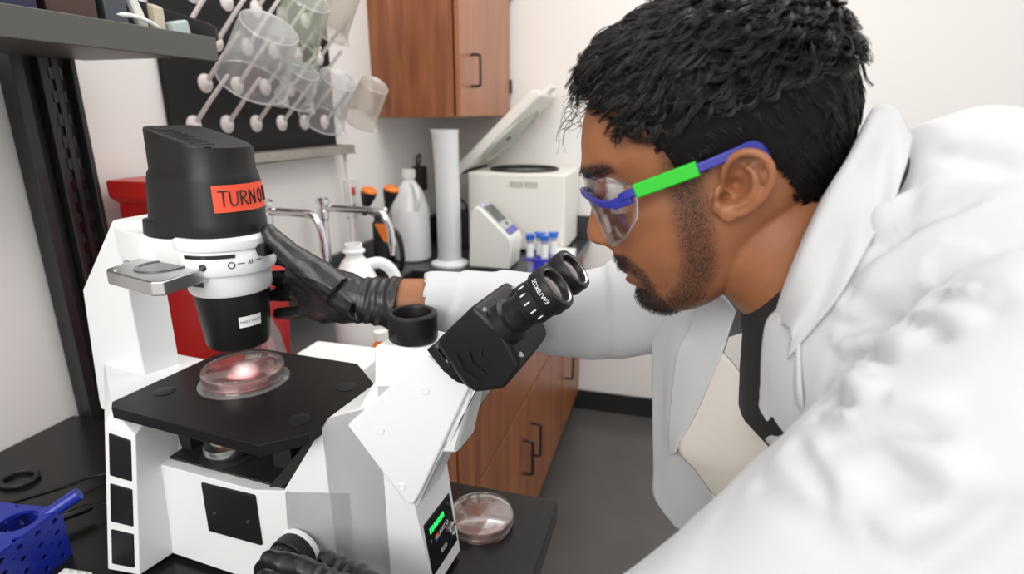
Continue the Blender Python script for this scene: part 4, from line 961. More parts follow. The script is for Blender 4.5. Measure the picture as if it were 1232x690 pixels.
# ------------------------------------------------------------------ the person
_cm = SC.camera.matrix_world.to_3x3()
def at(px, py, y):
    """the point of the photograph's sight line through (px, py) that lies at depth y in the room"""
    d = _cm @ Vector(((px-616)/700.0, -(py-345)/700.0, -1.0))
    k = y/d.y
    return Vector((d.x*k, y, CAMZ+d.z*k))
def remesh(mb, voxel, smooth=4, fac=0.5):
    me = bpy.data.meshes.new('tmp'); me.from_pydata(mb.v, [], mb.f)
    bm = bmesh.new(); bm.from_mesh(me); bmesh.ops.remove_doubles(bm, verts=bm.verts, dist=1e-6); bmesh.ops.recalc_face_normals(bm, faces=bm.faces); bm.to_mesh(me); bm.free()
    o = bpy.data.objects.new('tmp', me); COL.objects.link(o)
    md = o.modifiers.new('r', 'REMESH'); md.mode = 'VOXEL'; md.voxel_size = voxel
    if smooth:
        ms_ = o.modifiers.new('s', 'SMOOTH'); ms_.factor = fac; ms_.iterations = smooth
    bpy.context.view_layer.update()
    dg = bpy.context.evaluated_depsgraph_get()
    out = bpy.data.meshes.new_from_object(o.evaluated_get(dg))
    bpy.data.objects.remove(o); bpy.data.meshes.remove(me)
    return out
def mverts(me):
    a = np.empty(len(me.vertices)*3, np.float32); me.vertices.foreach_get('co', a); return a.reshape(-1, 3).astype(float)
def mnormals(me):
    a = np.empty(len(me.vertices)*3, np.float32); me.vertex_normals.foreach_get('vector', a); return a.reshape(-1, 3).astype(float)
def set_verts(me, v): me.vertices.foreach_set('co', v.astype(np.float32).ravel()); me.update()
def link(name, me, m, parent=None):
    o = bpy.data.objects.new(name, me); COL.objects.link(o)
    me.materials.clear()
    for x in (m if isinstance(m, list) else [m]): me.materials.append(x)
    me.shade_smooth()
    if parent is not None: o.parent = parent
    return o
def sstep(x, a, b):
    t = np.clip((x-a)/(b-a), 0, 1); return t*t*(3-2*t)
def vnoise(P, sc, seed=0.0):
    """cheap smooth noise in [-1, 1]: a sum of rotated sines"""
    r = np.random.default_rng(int(seed*10)+3); out = np.zeros(len(P))
    for k in range(7):
        d = r.normal(size=3); d /= np.linalg.norm(d); f = sc*(0.6+0.9*r.random())
        out += np.sin(P @ d*f+r.random()*6.28+1.3*np.sin(P @ r.normal(size=3)*f*0.45+r.random()*6))
    return out/7*1.6

person = thing('person', 'man in white lab coat and black gloves leaning over the microscope', 'person', (0.62, 0.515, 0))
PB = Vector((0.62, 0.515, 0))

# head frame: F forward (looking left and down), U up, lateral towards the camera is -y
HO = Vector((0.036, 0.515, 1.404)); hp_ = rad(20)
HF = Vector((-math.cos(hp_), 0, -math.sin(hp_))); HU = Vector((-math.sin(hp_), 0, math.cos(hp_)))
def HL(f, u, l): return HO+HF*f+HU*u+Vector((0, -l, 0))      # l > 0 is the near side
pu = np.array([-.084, -.080, -.073, -.064, -.055, -.048, -.041, -.033, -.023, -.012, 0, .02, .035, .047, .055, .066, .080, .094, .110, .122, .132, .139, .1425])
pf = np.array([.070, .080, .086, .0885, .0865, .090, .0915, .094, .096, .096, .094, .091, .092, .097, .1015, .1005, .097, .091, .081, .069, .052, .030, .0])
pb = np.array([.030, .020, .005, -.01, -.02, -.028, -.035, -.045, -.060, -.075, -.086, -.098, -.103, -.106, -.107, -.107, -.104, -.098, -.087, -.074, -.057, -.038, -.012])
pw = np.array([.016, .026, .035, .042, .047, .050, .053, .057, .061, .0645, .067, .070, .0725, .074, .0745, .0755, .076, .0745, .069, .060, .046, .028, .008])
def head_mesh():
    mb = MB(); us = np.linspace(-.084, .1425, 100); n = 120; rows = []
    for u in us:
        f1 = np.interp(u, pu, pf); f0 = np.interp(u, pu, pb); wd = np.interp(u, pu, pw); xc = f0+(f1-f0)*0.44
        row = []
        for i in range(n+1):
            a = 2*math.pi*i/n; c, s_ = math.cos(a), math.sin(a)
            e = 0.92 if c > 0 else 1.0
            x = xc+((f1-xc) if c > 0 else (xc-f0))*math.copysign(abs(c)**e, c)
            l = wd*math.copysign(abs(s_)**0.96, s_)
            al = abs(l)
            if c > 0.15:
                g = lambda cu, cl, su, sl: math.exp(-((u-cu)/su)**2-((al-cl)/sl)**2)
                x -= 0.0125*g(.036, .032, .012, .017)          # eye socket
                x += 0.0045*g(.058, .026, .007, .024)          # brow ridge
                x += 0.0045*g(.008, .045, .016, .014)          # cheek bone
                x -= 0.0035*g(-.030, .040, .018, .012)
                x += 0.0055*g(-.036, 0, .0055, .018)           # upper lip
                x += 0.0065*g(-.0475, 0, .0050, .016)          # lower lip
                x -= 0.0030*g(-.0415, 0, .0022, .022)
                x += 0.0035*g(-.068, 0, .010, .016)            # chin
                x += 0.0035*g(-.022, 0.006, .008, .012)
                # nose: bridge growing to the tip
                t = np.clip((.047-u)/.052, 0, 1)
                hn = np.interp(u, [-.018, -.013, -.009, -.004, .004, .012, .025, .040, .050, .058], [0, .006, .015, .0225, .0240, .0215, .0150, .0085, .004, 0])
                wn = np.interp(u, [-.02, -.008, .0, .012, .03, .05], [.017, .0165, .015, .0115, .0095, .010])
                if al < wn*1.25:
                    x += hn*max(0, 1-(al/(wn*1.25))**2)**1.1
                x += 0.006*g(-.005, .0155, .0055, .0045)       # nostril wing
            if c > -0.5:
                l += math.copysign(0.003*math.exp(-((u-.01)/.012)**2-((x-.055)/.02)**2), l)
            row.append(HL(x, u, l))
        rows.append(row)
    mb.grid(rows)
    mb.add([HL(np.interp(us[0], pu, pf)*.5+.025, -.0845, 0)]+rows[0][:-1], [(0, 1+(i+1) % n, 1+i) for i in range(n)])
    mb.add([HL(-.006, .1430, 0)]+rows[-1][:-1], [(0, 1+i, 1+(i+1) % n) for i in range(n)])
    return mb
hm = head_mesh()
# neck and upper chest
def loft(mb, st, n=40, e=2.0):
    """stations (cx, cy, cz, tangent, half depth, half width); sections in the plane of 'front' and y"""
    rows = []
    for (c, t, a, b) in st:
        t = Vector(t).normalized(); fr = Vector((-abs(t.z), 0, -abs(t.x))) if t.x >= 0 else Vector((0, 0, -1))
        fr = Vector((t.z, 0, -t.x)) if True else fr
        row = []
        for i in range(n+1):
            q = 2*math.pi*i/n; cc_, ss = math.cos(q), math.sin(q)
            row.append(Vector(c)+fr*(a*math.copysign(abs(cc_)**(2/e), cc_))+Vector((0, b*math.copysign(abs(ss)**(2/e), ss), 0)))
        rows.append(row)
    mb.grid(rows)
    for r, rev in ((rows[0], 1), (rows[-1], 0)):
        cc_ = sum((Vector(p) for p in r[:-1]), Vector())/n
        mb.add([cc_]+r[:-1], [(0, 1+(i+1) % n, 1+i) if rev else (0, 1+i, 1+(i+1) % n) for i in range(n)])
    return mb
Y0 = 0.515
loft(hm, [((0.045, Y0, 1.405), (0.7, 0, -0.7), 0.05, 0.052), ((0.075, Y0, 1.375), (0.7, 0, -0.7), 0.060, 0.058), ((0.105, Y0, 1.348), (0.75, 0, -0.66), 0.060, 0.060), ((0.135, Y0, 1.335), (0.85, 0, -0.5), 0.072, 0.075), ((0.165, Y0, 1.335), (0.87, 0, -0.5), 0.09, 0.12), ((0.20, Y0, 1.325), (0.87, 0, -0.5), 0.10, 0.14)], 48)
# ears
def E_(px, py, y): return at(px, py, y)
def ear(flip):
    def q(p): return Vector((p.x, 2*Y0-p.y, p.z)) if flip else p
    ye = 0.4375
    hel = [(877, 233, .444), (871, 219, .438), (873, 200, .432), (885, 187, .428), (901, 182.5, .425), (917, 187, .424), (927, 199, .424), (929, 213, .426), (924, 228, .429), (914, 241, .432), (902, 251, .435), (889, 258, .437)]
    hm.tube([q(E_(*p)) for p in bez([(a, b, c*1000) for a, b, c in hel], 40)] if False else [q(E_(p.x, p.y, p.z/1000)) for p in bez([(a, b, c*1000) for a, b, c in hel], 44)], 0.0032, 10)
    hm.sph(q(E_(877, 255, .439)), 0.0078, 16, 10, (1, .5, 1.05))
    anti = [(897, 200, .431), (908, 210, .430), (909, 225, .431), (903, 238, .433), (890, 246, .436), (880, 247, .438)]
    hm.tube([q(E_(p.x, p.y, p.z/1000)) for p in bez([(a, b, c*1000) for a, b, c in anti], 24)], [0.0026]*5+[0.0034]*20, 10)
    hm.sph(q(E_(864.5, 233, .440)), 0.0048, 14, 10, (.8, .7, 1.3))
    hm.sph(q(E_(866, 247, .443)), 0.007, 14, 10, (.9, .6, 1.2))
    # plate joining the rim to the head
    outl = [(873, 200), (885, 189), (901, 185), (916, 189), (925, 200), (927, 213), (922, 227), (912, 239), (900, 249), (886, 255), (874, 255)]
    hm.hull([q(E_(a, b, y)) for a, b in outl for y in (.436, .441)]+[q(E_(880, 225, .46)), q(E_(900, 200, .456)), q(E_(890, 245, .456))])
    hm.hull([q(E_(a, b, .441)) for a, b in outl[1:9]]+[q(E_(a-9+(900-a)*.3, b+(222-b)*.3, .470)) for a, b in outl])
ear(False); ear(True)
body_me = remesh(hm, 0.0016, 4, 0.5)
# carve the ear bowl and nostrils a little
V = mverts(body_me)
def dent(p, r, d):
    global V
    p = np.array(p); q = V-p; D = np.linalg.norm(q, axis=1); k = np.exp(-(D/r)**2)
    V = V+np.outer(k, np.array(d))
dent(E_(886, 224, .437), 0.0070, (0, 0.014, 0)); dent(E_(873, 238, .440), 0.0036, (0.0005, 0.014, 0))
dent(E_(884, 240, .437), 0.004, (0, 0.004, 0)); dent(E_(890, 208, .434), 0.0055, (0, 0.005, 0)); dent(E_(900, 192, .434), 0.003, (0, 0.004, 0)); dent(E_(919, 206, .434), 0.0035, (0, 0.004, 0))
for s_ in (1, -1):
    dent(HL(.108, -.0115, .0085*s_), 0.0036, (HU*0.005)[:])
set_verts(body_me, V)
# other parts of the body: arms, torso, legs (coarser, inside the clothes)
lo2 = MB()
SHN, ELN, WRN = Vector((0.200, 0.322, 1.330)), Vector((-0.032, 0.274, 1.084)), Vector((-0.300, 0.362, 0.965))
SHF, ELF, WRF = Vector((0.175, 0.715, 1.345)), Vector((-0.095, 0.715, 1.222)), SW(-0.385, 0.583, 0.351)
HNDF = SW(-0.365, 0.562, 0.352)
def limb(mb, pts, rr, n=20): mb.tube(bez(pts, 24), list(np.interp(np.linspace(0, 1, len(bez(pts, 24))), np.linspace(0, 1, len(rr)), rr)), n)
WRF2 = SW(-0.392, 0.5635, 0.352)
limb(lo2, [SHN, (SHN+ELN)/2, ELN], [.055, .048, .042]); limb(lo2, [ELN, (ELN+WRN)/2, WRN], [.042, .038, .027])
limb(lo2, [SHF, (SHF+ELF)/2, ELF], [.055, .048, .042]); limb(lo2, [ELF, (ELF+WRF)/2, WRF], [.042, .037, .0275])
TS = [((0.112, Y0, 1.362), (0.87, 0, -0.5), 0.090, 0.082), ((0.138, Y0, 1.335), (0.87, 0, -0.5), 0.135, 0.145), ((0.19, Y0, 1.302), (0.87, 0, -0.5), 0.145, 0.192), ((0.29, Y0, 1.245), (0.87, 0, -0.5), 0.138, 0.195), ((0.41, Y0, 1.17), (0.83, 0, -0.56), 0.12, 0.165), ((0.53, Y0, 1.09), (0.7, 0, -0.7), 0.12, 0.165), ((0.60, Y0, 0.99), (0.5, 0, -0.85), 0.12, 0.17), ((0.63, Y0, 0.90), (0.2, 0, -0.98), 0.11, 0.16)]
loft(lo2, [(c, t, a-0.014, b-0.014) for c, t, a, b in TS], 40)
low_me = remesh(lo2, 0.008, 2)
bm = bmesh.new(); bm.from_mesh(body_me); bm.from_mesh(low_me); me_all = bpy.data.meshes.new('body'); bm.to_mesh(me_all); bm.free()

# skin with beard, brows and lips as colour of the skin itself
V = mverts(me_all); L = V-np.array(HO); lf = L @ np.array(HF); lu = L @ np.array(HU); ll_ = np.abs(L[:, 1])
def band(pts, w_, soft):
    d = np.full(len(V), 9.0)
    for a, b in zip(pts[:-1], pts[1:]):
        a = np.array(a); b = np.array(b); e = b-a; P2 = np.stack([lf, lu], 1)-a; t = np.clip(P2 @ e/(e @ e), 0, 1)
        d = np.minimum(d, np.linalg.norm(P2-t[:, None]*e, axis=1))
    return 1-sstep(d, w_-soft, w_+soft)
jaw_b = band([(.022, .045), (.024, .015), (.026, -.015), (.030, -.040), (.045, -.062), (.070, -.080)], .013, .009)*0.75
jaw_b *= (ll_ > .028)
goat = sstep(lf, .052, .066)*(1-sstep(lu, -.060, -.053))*(1-sstep(ll_, .030, .042))
goat2 = sstep(lf, .062, .078)*(1-sstep(lu, -.056, -.050))
cheek = sstep(lf, .02, .04)*(1-sstep(lu, -.050, -.020))*0.30
must = sstep(lf, .082, .088)*sstep(lu, -.038, -.034)*(1-sstep(lu, -.022, -.017))*(1-sstep(ll_, .026, .034))
mcorner = band([(.088, -.026), (.078, -.040), (.074, -.056)], .006, .005)*(ll_ > .018)*(ll_ < .045)*0.8
brow = sstep(lf, .066, .072)*np.exp(-((lu-(.0565-0.10*np.clip(ll_-.03, 0, 1)-0.12*np.clip(.02-ll_, 0, 1)))/.0052)**2)*sstep(ll_, .008, .013)*(1-sstep(ll_, .046, .056))*1.2
beard = np.clip(np.maximum.reduce([jaw_b, goat, goat2, cheek, must, mcorner, brow]), 0, 1)
lips = sstep(lf, .088, .092)*sstep(lu, -.0535, -.050)*(1-sstep(lu, -.036, -.0335))*(1-sstep(ll_, .019, .025))
beard *= (1-lips*0.9)
ca = me_all.color_attributes.new('tone', 'FLOAT_COLOR', 'POINT')
arr = np.zeros((len(V), 4), np.float32); arr[:, 0] = beard; arr[:, 1] = lips; arr[:, 3] = 1
ca.data.foreach_set('color', arr.ravel())
def skin_mat():
    m = mat('skin', (0.33, 0.145, 0.07), 0.42, spec=0.35, **{'Subsurface Weight': 0.12, 'Subsurface Radius': (0.012, 0.005, 0.003), 'Subsurface Scale': 0.5})
    nt = m.node_tree; b = nt.nodes['Principled BSDF']
    at_ = nt.nodes.new('ShaderNodeVertexColor'); at_.layer_name = 'tone'; sp_ = nt.nodes.new('ShaderNodeSeparateColor'); nt.links.new(at_.outputs[0], sp_.inputs[0])
    tc = nt.nodes.new('ShaderNodeTexCoord'); n1 = nt.nodes.new('ShaderNodeTexNoise'); n1.inputs['Scale'].default_value = 900; n1.inputs['Detail'].default_value = 3
    n0 = nt.nodes.new('ShaderNodeTexNoise'); n0.inputs['Scale'].default_value = 35; n0.inputs['Detail'].default_value = 4
    nt.links.new(tc.outputs['Object'], n1.inputs['Vector']); nt.links.new(tc.outputs['Object'], n0.inputs['Vector'])
    base = nt.nodes.new('ShaderNodeMix'); base.data_type = 'RGBA'; base.inputs['A'].default_value = (0.235, 0.087, 0.037, 1); base.inputs['B'].default_value = (0.335, 0.140, 0.064, 1)
    nt.links.new(n0.outputs['Fac'], base.inputs['Factor'])
    lp = nt.nodes.new('ShaderNodeMix'); lp.data_type = 'RGBA'; lp.inputs['B'].default_value = (0.22, 0.068, 0.05, 1)
    nt.links.new(sp_.outputs[1], lp.inputs['Factor']); nt.links.new(base.outputs['Result'], lp.inputs['A'])
    mr = nt.nodes.new('ShaderNodeMapRange'); mr.inputs['From Min'].default_value = 0.35; mr.inputs['From Max'].default_value = 0.65; mr.inputs['To Min'].default_value = 0.55; mr.inputs['To Max'].default_value = 1.25
    nt.links.new(n1.outputs['Fac'], mr.inputs['Value'])
    mu = nt.nodes.new('ShaderNodeMath'); mu.operation = 'MULTIPLY'; mu.use_clamp = True; nt.links.new(mr.outputs[0], mu.inputs[0]); nt.links.new(sp_.outputs[0], mu.inputs[1])
    bd_ = nt.nodes.new('ShaderNodeMix'); bd_.data_type = 'RGBA'; bd_.inputs['B'].default_value = (0.016, 0.010, 0.008, 1)
    nt.links.new(mu.outputs[0], bd_.inputs['Factor']); nt.links.new(lp.outputs['Result'], bd_.inputs['A']); nt.links.new(bd_.outputs['Result'], b.inputs['Base Color'])
    bp = nt.nodes.new('ShaderNodeBump'); bp.inputs['Strength'].default_value = 0.12; bp.inputs['Distance'].default_value = 0.001
    nt.links.new(n1.outputs['Fac'], bp.inputs['Height']); nt.links.new(bp.outputs['Normal'], b.inputs['Normal'])
    return m
M['skin'] = skin_mat()
def attach(o): o.parent = person; o.matrix_parent_inverse = Matrix.Translation(-PB); return o
def attach_to(o, p): o.parent = p; o.matrix_parent_inverse = p.matrix_parent_inverse if p.parent is None else Matrix.Identity(4); return o
def to_local(me):
    me.transform(Matrix.Translation(-PB)); return me
BODY = link('body', to_local(me_all), M['skin'], person)

# eyes with heavy lowered lids
M['eye_white'] = mat('eye_white', (0.7, 0.66, 0.62), 0.15); M['iris'] = mat('dark_iris', (0.03, 0.014, 0.008), 0.1)
for s_ in (1, -1):
    ec = HL(.0805, .0365, .031*s_)-PB
    gz = (HF*0.92-HU*0.35).normalized()
    ey = MB().sph(ec, 0.0118, 24, 16).build('eye', M['eye_white'], person, smooth=180)
    MB().lathe([(0.0056, 0.0105), (0.0052, 0.0112), (0.0, 0.0122)], ec, gz, 20, cap0=False).build('iris', M['iris'], ey, smooth=180)
    lid = MB(); P = []
    for i in range(13):
        r_ = []
        for j in range(9):
            th = math.radians(-8+i*9.5) ; ph = math.radians(-85+j*21.25)
            d = (gz*math.cos(th)+ (HU*0.92+HF*0.35).normalized()*math.sin(th)); d = (d*math.cos(ph)+Vector((0, -1, 0))*math.sin(ph))
            r_.append(ec+d*0.0128)
        P.append(r_)
    lid.grid(P).build('eyelid', M['skin'], ey, smooth=180, solid=0.0012)

# hair: a dark cap over the scalp and thousands of curls
def scalp(u, a):
    """surface point of the head at height u and angle a (0 = front), with its outward normal"""
    def p(u, a):
        f1 = np.interp(u, pu, pf); f0 = np.interp(u, pu, pb); wd = np.interp(u, pu, pw); xc = f0+(f1-f0)*0.44
        c, s_ = math.cos(a), math.sin(a)
        return HL(xc+((f1-xc) if c > 0 else (xc-f0))*c, u, wd*s_)
    P0 = p(u, a); d1 = p(u, a+0.02)-p(u, a-0.02); d2 = p(min(u+.002, .1425), a)-p(u-.002, a)
    n_ = d1.cross(d2)
    if n_.length < 1e-12: n_ = HU.copy()
    n_.normalize()
    if n_.dot(P0-HL(-.01, .05, 0)) < 0: n_ = -n_
    return P0, n_
def hairline(f):
    """lowest height of hair at forward position f on the side of the head"""
    return float(np.interp(f, [-.11, -.075, -.050, -.044, -.030, -.005, .006, .012, .024, .031, .037, .045, .058, .085], [-.030, -.030, -.026, .000, .030, .036, .035, .033, .034, .046, .062, .090, .118, .124]))
def in_hair(P0):
    q = P0-HO; f = q.dot(HF); u = q.dot(HU)
    return u > hairline(f), f, u
cap_rows = []
capm = MB()
us_ = np.concatenate([np.linspace(-.034, .12, 70), np.linspace(.122, .1425, 16)]); na = 150
vid = {}
for j, u in enumerate(us_):
    for i in range(na):
        a = 2*math.pi*i/na; P0, n_ = scalp(float(u), a); ok, f, uu = in_hair(P0)
        if not ok: continue
        hl = hairline(f); edge = min(1.0, max(0.0, (uu-hl)/0.02))
        top = float(sstep(np.array(uu), .05, .12))
        th = 0.002+edge*(0.0035+0.006*top)+0.003*edge*top*mnoise.noise(P0*45)+0.0016*edge*top*mnoise.noise(P0*130)
        vid[(j, i)] = len(capm.v); capm.v.append(tuple(P0+n_*th-PB))
for j in range(len(us_)-1):
    for i in range(na):
        k = [(j, i), (j, (i+1) % na), (j+1, (i+1) % na), (j+1, i)]
        if all(x in vid for x in k): capm.f.append(tuple(vid[x] for x in k)); capm.mi.append(0)
top_i = [vid[(len(us_)-1, i)] for i in range(na)]
capm.f.append(tuple(top_i)); capm.mi.append(0)
M['hair'] = mat('black_hair', (0.0065, 0.0052, 0.005), 0.27, spec=0.42)
M['hair_cap'] = mat('black_hair_base', (0.005, 0.004, 0.004), 0.7, spec=0.15)
HAIR = capm.build('hair', M['hair_cap'], person, smooth=180)
rg_ = random.Random(5)
st = MB()
def strand(P0, n_, length, r0, curl, comb, k=7, lift=0.7):
    t = (comb-n_*comb.dot(n_)); t = t.normalized() if t.length > 1e-6 else Vector((0, 1, 0))
    b = n_.cross(t); ph = rg_.random()*6.28; fr = rg_.uniform(0.8, 1.5)
    pts = []
    for i in range(k):
        s_ = i/(k-1); q = s_*length
        w_ = curl*math.sin(s_*6.28*fr+ph)*s_**0.7; w2 = curl*math.cos(s_*6.28*fr+ph)*s_**0.7
        h = lift*q*(1-0.62*s_)
        pts.append(P0+n_*(h+w2*0.6)+t*(q*0.72)+b*w_)
    rs = [r0*(1-0.75*(i/(k-1))**2) for i in range(k)]
    st.tube([p-PB for p in pts], rs, 4, caps=False)
def lock(P0, n_, length, curl, comb, k, lift, n_hairs, spread, r0):
    """a clump of hairs sharing one wave"""
    t = (comb-n_*comb.dot(n_)); t = t.normalized() if t.length > 1e-6 else Vector((0, 1, 0))
    b = n_.cross(t); ph = rg_.random()*6.28; fr = rg_.uniform(0.65, 1.15)
    ctr = []
    for i in range(k):
        s_ = i/(k-1); q = s_*length
        w_ = curl*(math.sin(s_*6.28*fr+ph)-math.sin(ph)); w2 = curl*0.7*(math.cos(s_*6.28*fr+ph)-math.cos(ph))*s_
        ctr.append((P0+n_*(lift*q*(1-0.75*s_)+w2*0.7)+t*(q*0.85)+b*w_, s_))
    for h in range(n_hairs):
        ox, oy = rg_.gauss(0, spread), rg_.gauss(0, spread*0.6); jx, jy = rg_.gauss(0, spread*.5), rg_.gauss(0, spread*.5)
        pts = [p+b*(ox*(1-0.45*s_)+jx*s_)+n_*(oy*(1-0.45*s_)+jy*s_)-PB for p, s_ in ctr]
        st.tube(pts, [r0*(1-0.7*(i/(k-1))**2) for i in range(k)], 3, caps=False)
tries = 0; made = 0
while made < 2300 and tries < 20000:
    tries += 1
    u = rg_.uniform(-.032, .1424) if rg_.random() < 0.45 else rg_.uniform(.075, .1424)
    a = rg_.uniform(0, 6.283); P0, n_ = scalp(u, a); ok, f, uu = in_hair(P0)
    if not ok or (P0.y > Y0+.035 and rg_.random() < 0.6): continue
    top = float(sstep(np.array(uu), .050, .105)); edge = min(1, max(0.0, (uu-hairline(f))/.02)); made += 1
    if top > .35:
        fl = 1.6*mnoise.noise(P0*22)
        comb = HF*(0.8+0.5*fl)+Vector((0, 1.5*mnoise.noise(P0*18+Vector((5, 0, 0))), 0))+HU*(-.35*(1-top))
        lock(P0+n_*(0.003+0.009*top*edge), n_, rg_.uniform(.026, .042)*(0.6+0.4*top), rg_.uniform(.0025, .0055), comb, 9, rg_.uniform(.30, .62), 7, .0016, rg_.uniform(.00035, .0005))
    else:
        comb = -HU*0.95-HF*rg_.uniform(.15, .65)+Vector((0, rg_.uniform(-.12, .12), 0))
        lock(P0+n_*(0.0015+edge*.004), n_, rg_.uniform(.010, .017)*(0.5+0.5*edge), .0006, comb, 5, rg_.uniform(.10, .26), 9, .0016, rg_.uniform(.00026, .0004))
for k in range(80):      # fringe curls tumbling over the forehead
    a = rg_.uniform(-1.2, 1.2); u = rg_.uniform(.122, .136); P0, n_ = scalp(u, a)
    comb = HF*1.0-HU*rg_.uniform(-.55, .10)+Vector((0, rg_.uniform(-.6, .6), 0))
    lock(P0+n_*0.008, n_, rg_.uniform(.022, .034), rg_.uniform(.004, .007), comb, 11, rg_.uniform(.35, .7), 8, .0014, rg_.uniform(.0004, .00055))
for k in range(260):     # fine stray hairs
    a = rg_.uniform(0, 6.283); u = rg_.uniform(.09, .142); P0, n_ = scalp(u, a)
    lock(P0+n_*0.010, n_, rg_.uniform(.02, .034), rg_.uniform(.003, .007), HF+Vector((0, rg_.uniform(-1, 1), 0)), 9, rg_.uniform(.6, .95), 1, 0, .00032)
o = st.build('hair_strands', M['hair'], HAIR, smooth=180, recalc=False); o['kind'] = 'stuff'
# short beard and brow hairs on the skin
bs = MB(); Vb = mverts(me_all); Nb = mnormals(me_all)
cand = np.where((beard > 0.30))[0]; RNG.shuffle(cand); nb = 0
for i in cand:
    if nb > 5200: break
    if RNG.random() > beard[i]: continue
    p = Vector(Vb[i]); n_ = Vector(Nb[i]); g = (Vector((RNG.normal()*.4, RNG.normal()*.4, RNG.normal()*.4))-HU*0.9+HF*0.1); g = g-n_*g.dot(n_)
    if g.length < 1e-6: continue
    strong = beard[i] > .85
    ln = (RNG.uniform(.003, .006) if strong else RNG.uniform(.0015, .003)); d = (g.normalized()*0.7+n_*0.55).normalized()
    bs.tube([p-n_*.0003, p+d*ln*.5+n_*.0002, p+d*ln], [.00016, .00014, .00006], 3, caps=False); nb += 1
o = bs.build('facial_hair', M['hair'], person, smooth=180, recalc=False); o['kind'] = 'stuff'; plabel(o, 'short black beard, moustache and eyebrows')

# ------------------------------------------------------------------ clothes
M['shirt'] = mat('black_shirt', (0.012, 0.012, 0.013), 0.8, bump=0.2, bscale=900)
def cloth_mat(name, c):
    m = mat(name, c, 0.75, spec=0.25, bump=0.12, bscale=1400)
    b = m.node_tree.nodes['Principled BSDF']; b.inputs['Sheen Weight'].default_value = 0.15
    return m
M['coat'] = cloth_mat('white_coat_cotton', (0.515, 0.525, 0.54))
M['coat_in'] = cloth_mat('coat_lining', (0.66, 0.62, 0.57))
M['trouser'] = mat('dark_trousers', (0.02, 0.021, 0.026), 0.8)
M['glove'] = mat('black_nitrile', (0.011, 0.011, 0.012), 0.36, spec=0.5, bump=0.15, bscale=420)

def grown(TS, d): return [(c, t, a+d, b+d) for c, t, a, b in TS]
sm = MB(); loft(sm, [((0.098, Y0, 1.366), (0.75, 0, -0.66), 0.060, 0.060)]+grown(TS, 0.003), 56)
SHIRT = sm.build('shirt', M['shirt'], None, smooth=180); SHIRT.data.transform(Matrix.Translation(-PB)); SHIRT.parent = person
tr_ = MB()
for s_ in (1, -1):
    y = Y0+0.09*s_
    limb(tr_, [(0.61, y, 0.97), (0.585, y, 0.72), (0.565, y+.005*s_, 0.50), (0.60, y, 0.25), (0.625, y, 0.075)], [.112, .095, .075, .068, .062], 24)
loft(tr_, [((0.56, Y0, 1.05), (0.6, 0, -0.8), 0.125, 0.17), ((0.61, Y0, 0.97), (0.3, 0, -0.95), 0.128, 0.175), ((0.62, Y0, 0.89), (0.1, 0, -1), 0.115, 0.168)], 40)
tme = remesh(tr_, 0.009, 4); link('trousers', to_local(tme), M['trouser'], person)
for s_ in (1, -1):
    y = Y0+0.095*s_
    sh_ = MB().hull([Vector((0.69, y+b, z)) for b in (-.035, .035) for z in (0.0, .03)]+[Vector((0.66, y+b*.9, .11)) for b in (-.04, .04)]+[Vector((0.58, y+b, .10)) for b in (-.04, .04)]+[Vector((0.45, y+b, z)) for b in (-.045, .045) for z in (0.0, .035)]+[Vector((0.415, y+b, z)) for b in (-.022, .022) for z in (0.0, .025)])
    sh_.v = [tuple(Vector(p)-PB) for p in sh_.v]
    sh_.build('shoe', M['black_rubber'], person, bevel=0.012, seg=3)

# lab coat: torso and sleeves grown together, then folded
cm = MB()
CT = [((0.120, Y0, 1.384), (0.80, 0, -0.6), 0.098, 0.100), ((0.150, Y0, 1.345), (0.87, 0, -0.5), 0.150, 0.170), ((0.195, Y0, 1.312), (0.87, 0, -0.5), 0.156, 0.205), ((0.30, Y0, 1.252), (0.87, 0, -0.5), 0.150, 0.212), ((0.42, Y0, 1.18), (0.83, 0, -0.56), 0.145, 0.190), ((0.53, Y0, 1.08), (0.7, 0, -0.7), 0.150, 0.19), ((0.60, Y0, 0.97), (0.4, 0, -0.9), 0.155, 0.20), ((0.63, Y0, 0.80), (0.1, 0, -0.99), 0.165, 0.215), ((0.63, Y0, 0.62), (0.0, 0, -1), 0.18, 0.23)]
loft(cm, CT, 64, 2.15)
CUFN = WRN+(ELN-WRN)*0.10; CUFF_F = WRF+(ELF-WRF)*0.17
limb(cm, [SHN+Vector((0.05, 0.04, 0.0)), SHN+Vector((0.0, -0.008, -0.01)), (SHN+ELN)/2+Vector((0.012, -0.01, 0.0)), ELN, (ELN+CUFN)/2, CUFN], [.092, .092, .080, .070, .058, .049], 28)
limb(cm, [SHF+Vector((0.05, -0.05, 0.0)), SHF, (SHF+ELF)/2+Vector((0, 0, -0.012)), ELF, (ELF+CUFF_F)/2, CUFF_F], [.092, .090, .068, .056, .047, .038], 28)
cme = remesh(cm, 0.0042, 8, 0.5)
V = mverts(cme); N = mnormals(cme)
def seg_par(V, a, b):
    a = np.array(a); b = np.array(b); e = b-a; t = (V-a) @ e/(e @ e); q = V-a-np.outer(np.clip(t, 0, 1), e)
    return t, np.linalg.norm(q, axis=1)
disp = 0.0035*vnoise(V, 20, 1)+0.0018*vnoise(V, 48, 2)
def ridge(x): return 1-np.abs(np.sin(x))
def crease(x, w=.30):
    """a lazy rise and a sharp drop, as cloth folds over itself"""
    t = np.mod(x/np.pi, 1.0); return t*(1-sstep(t, .78, 1.0))-.33
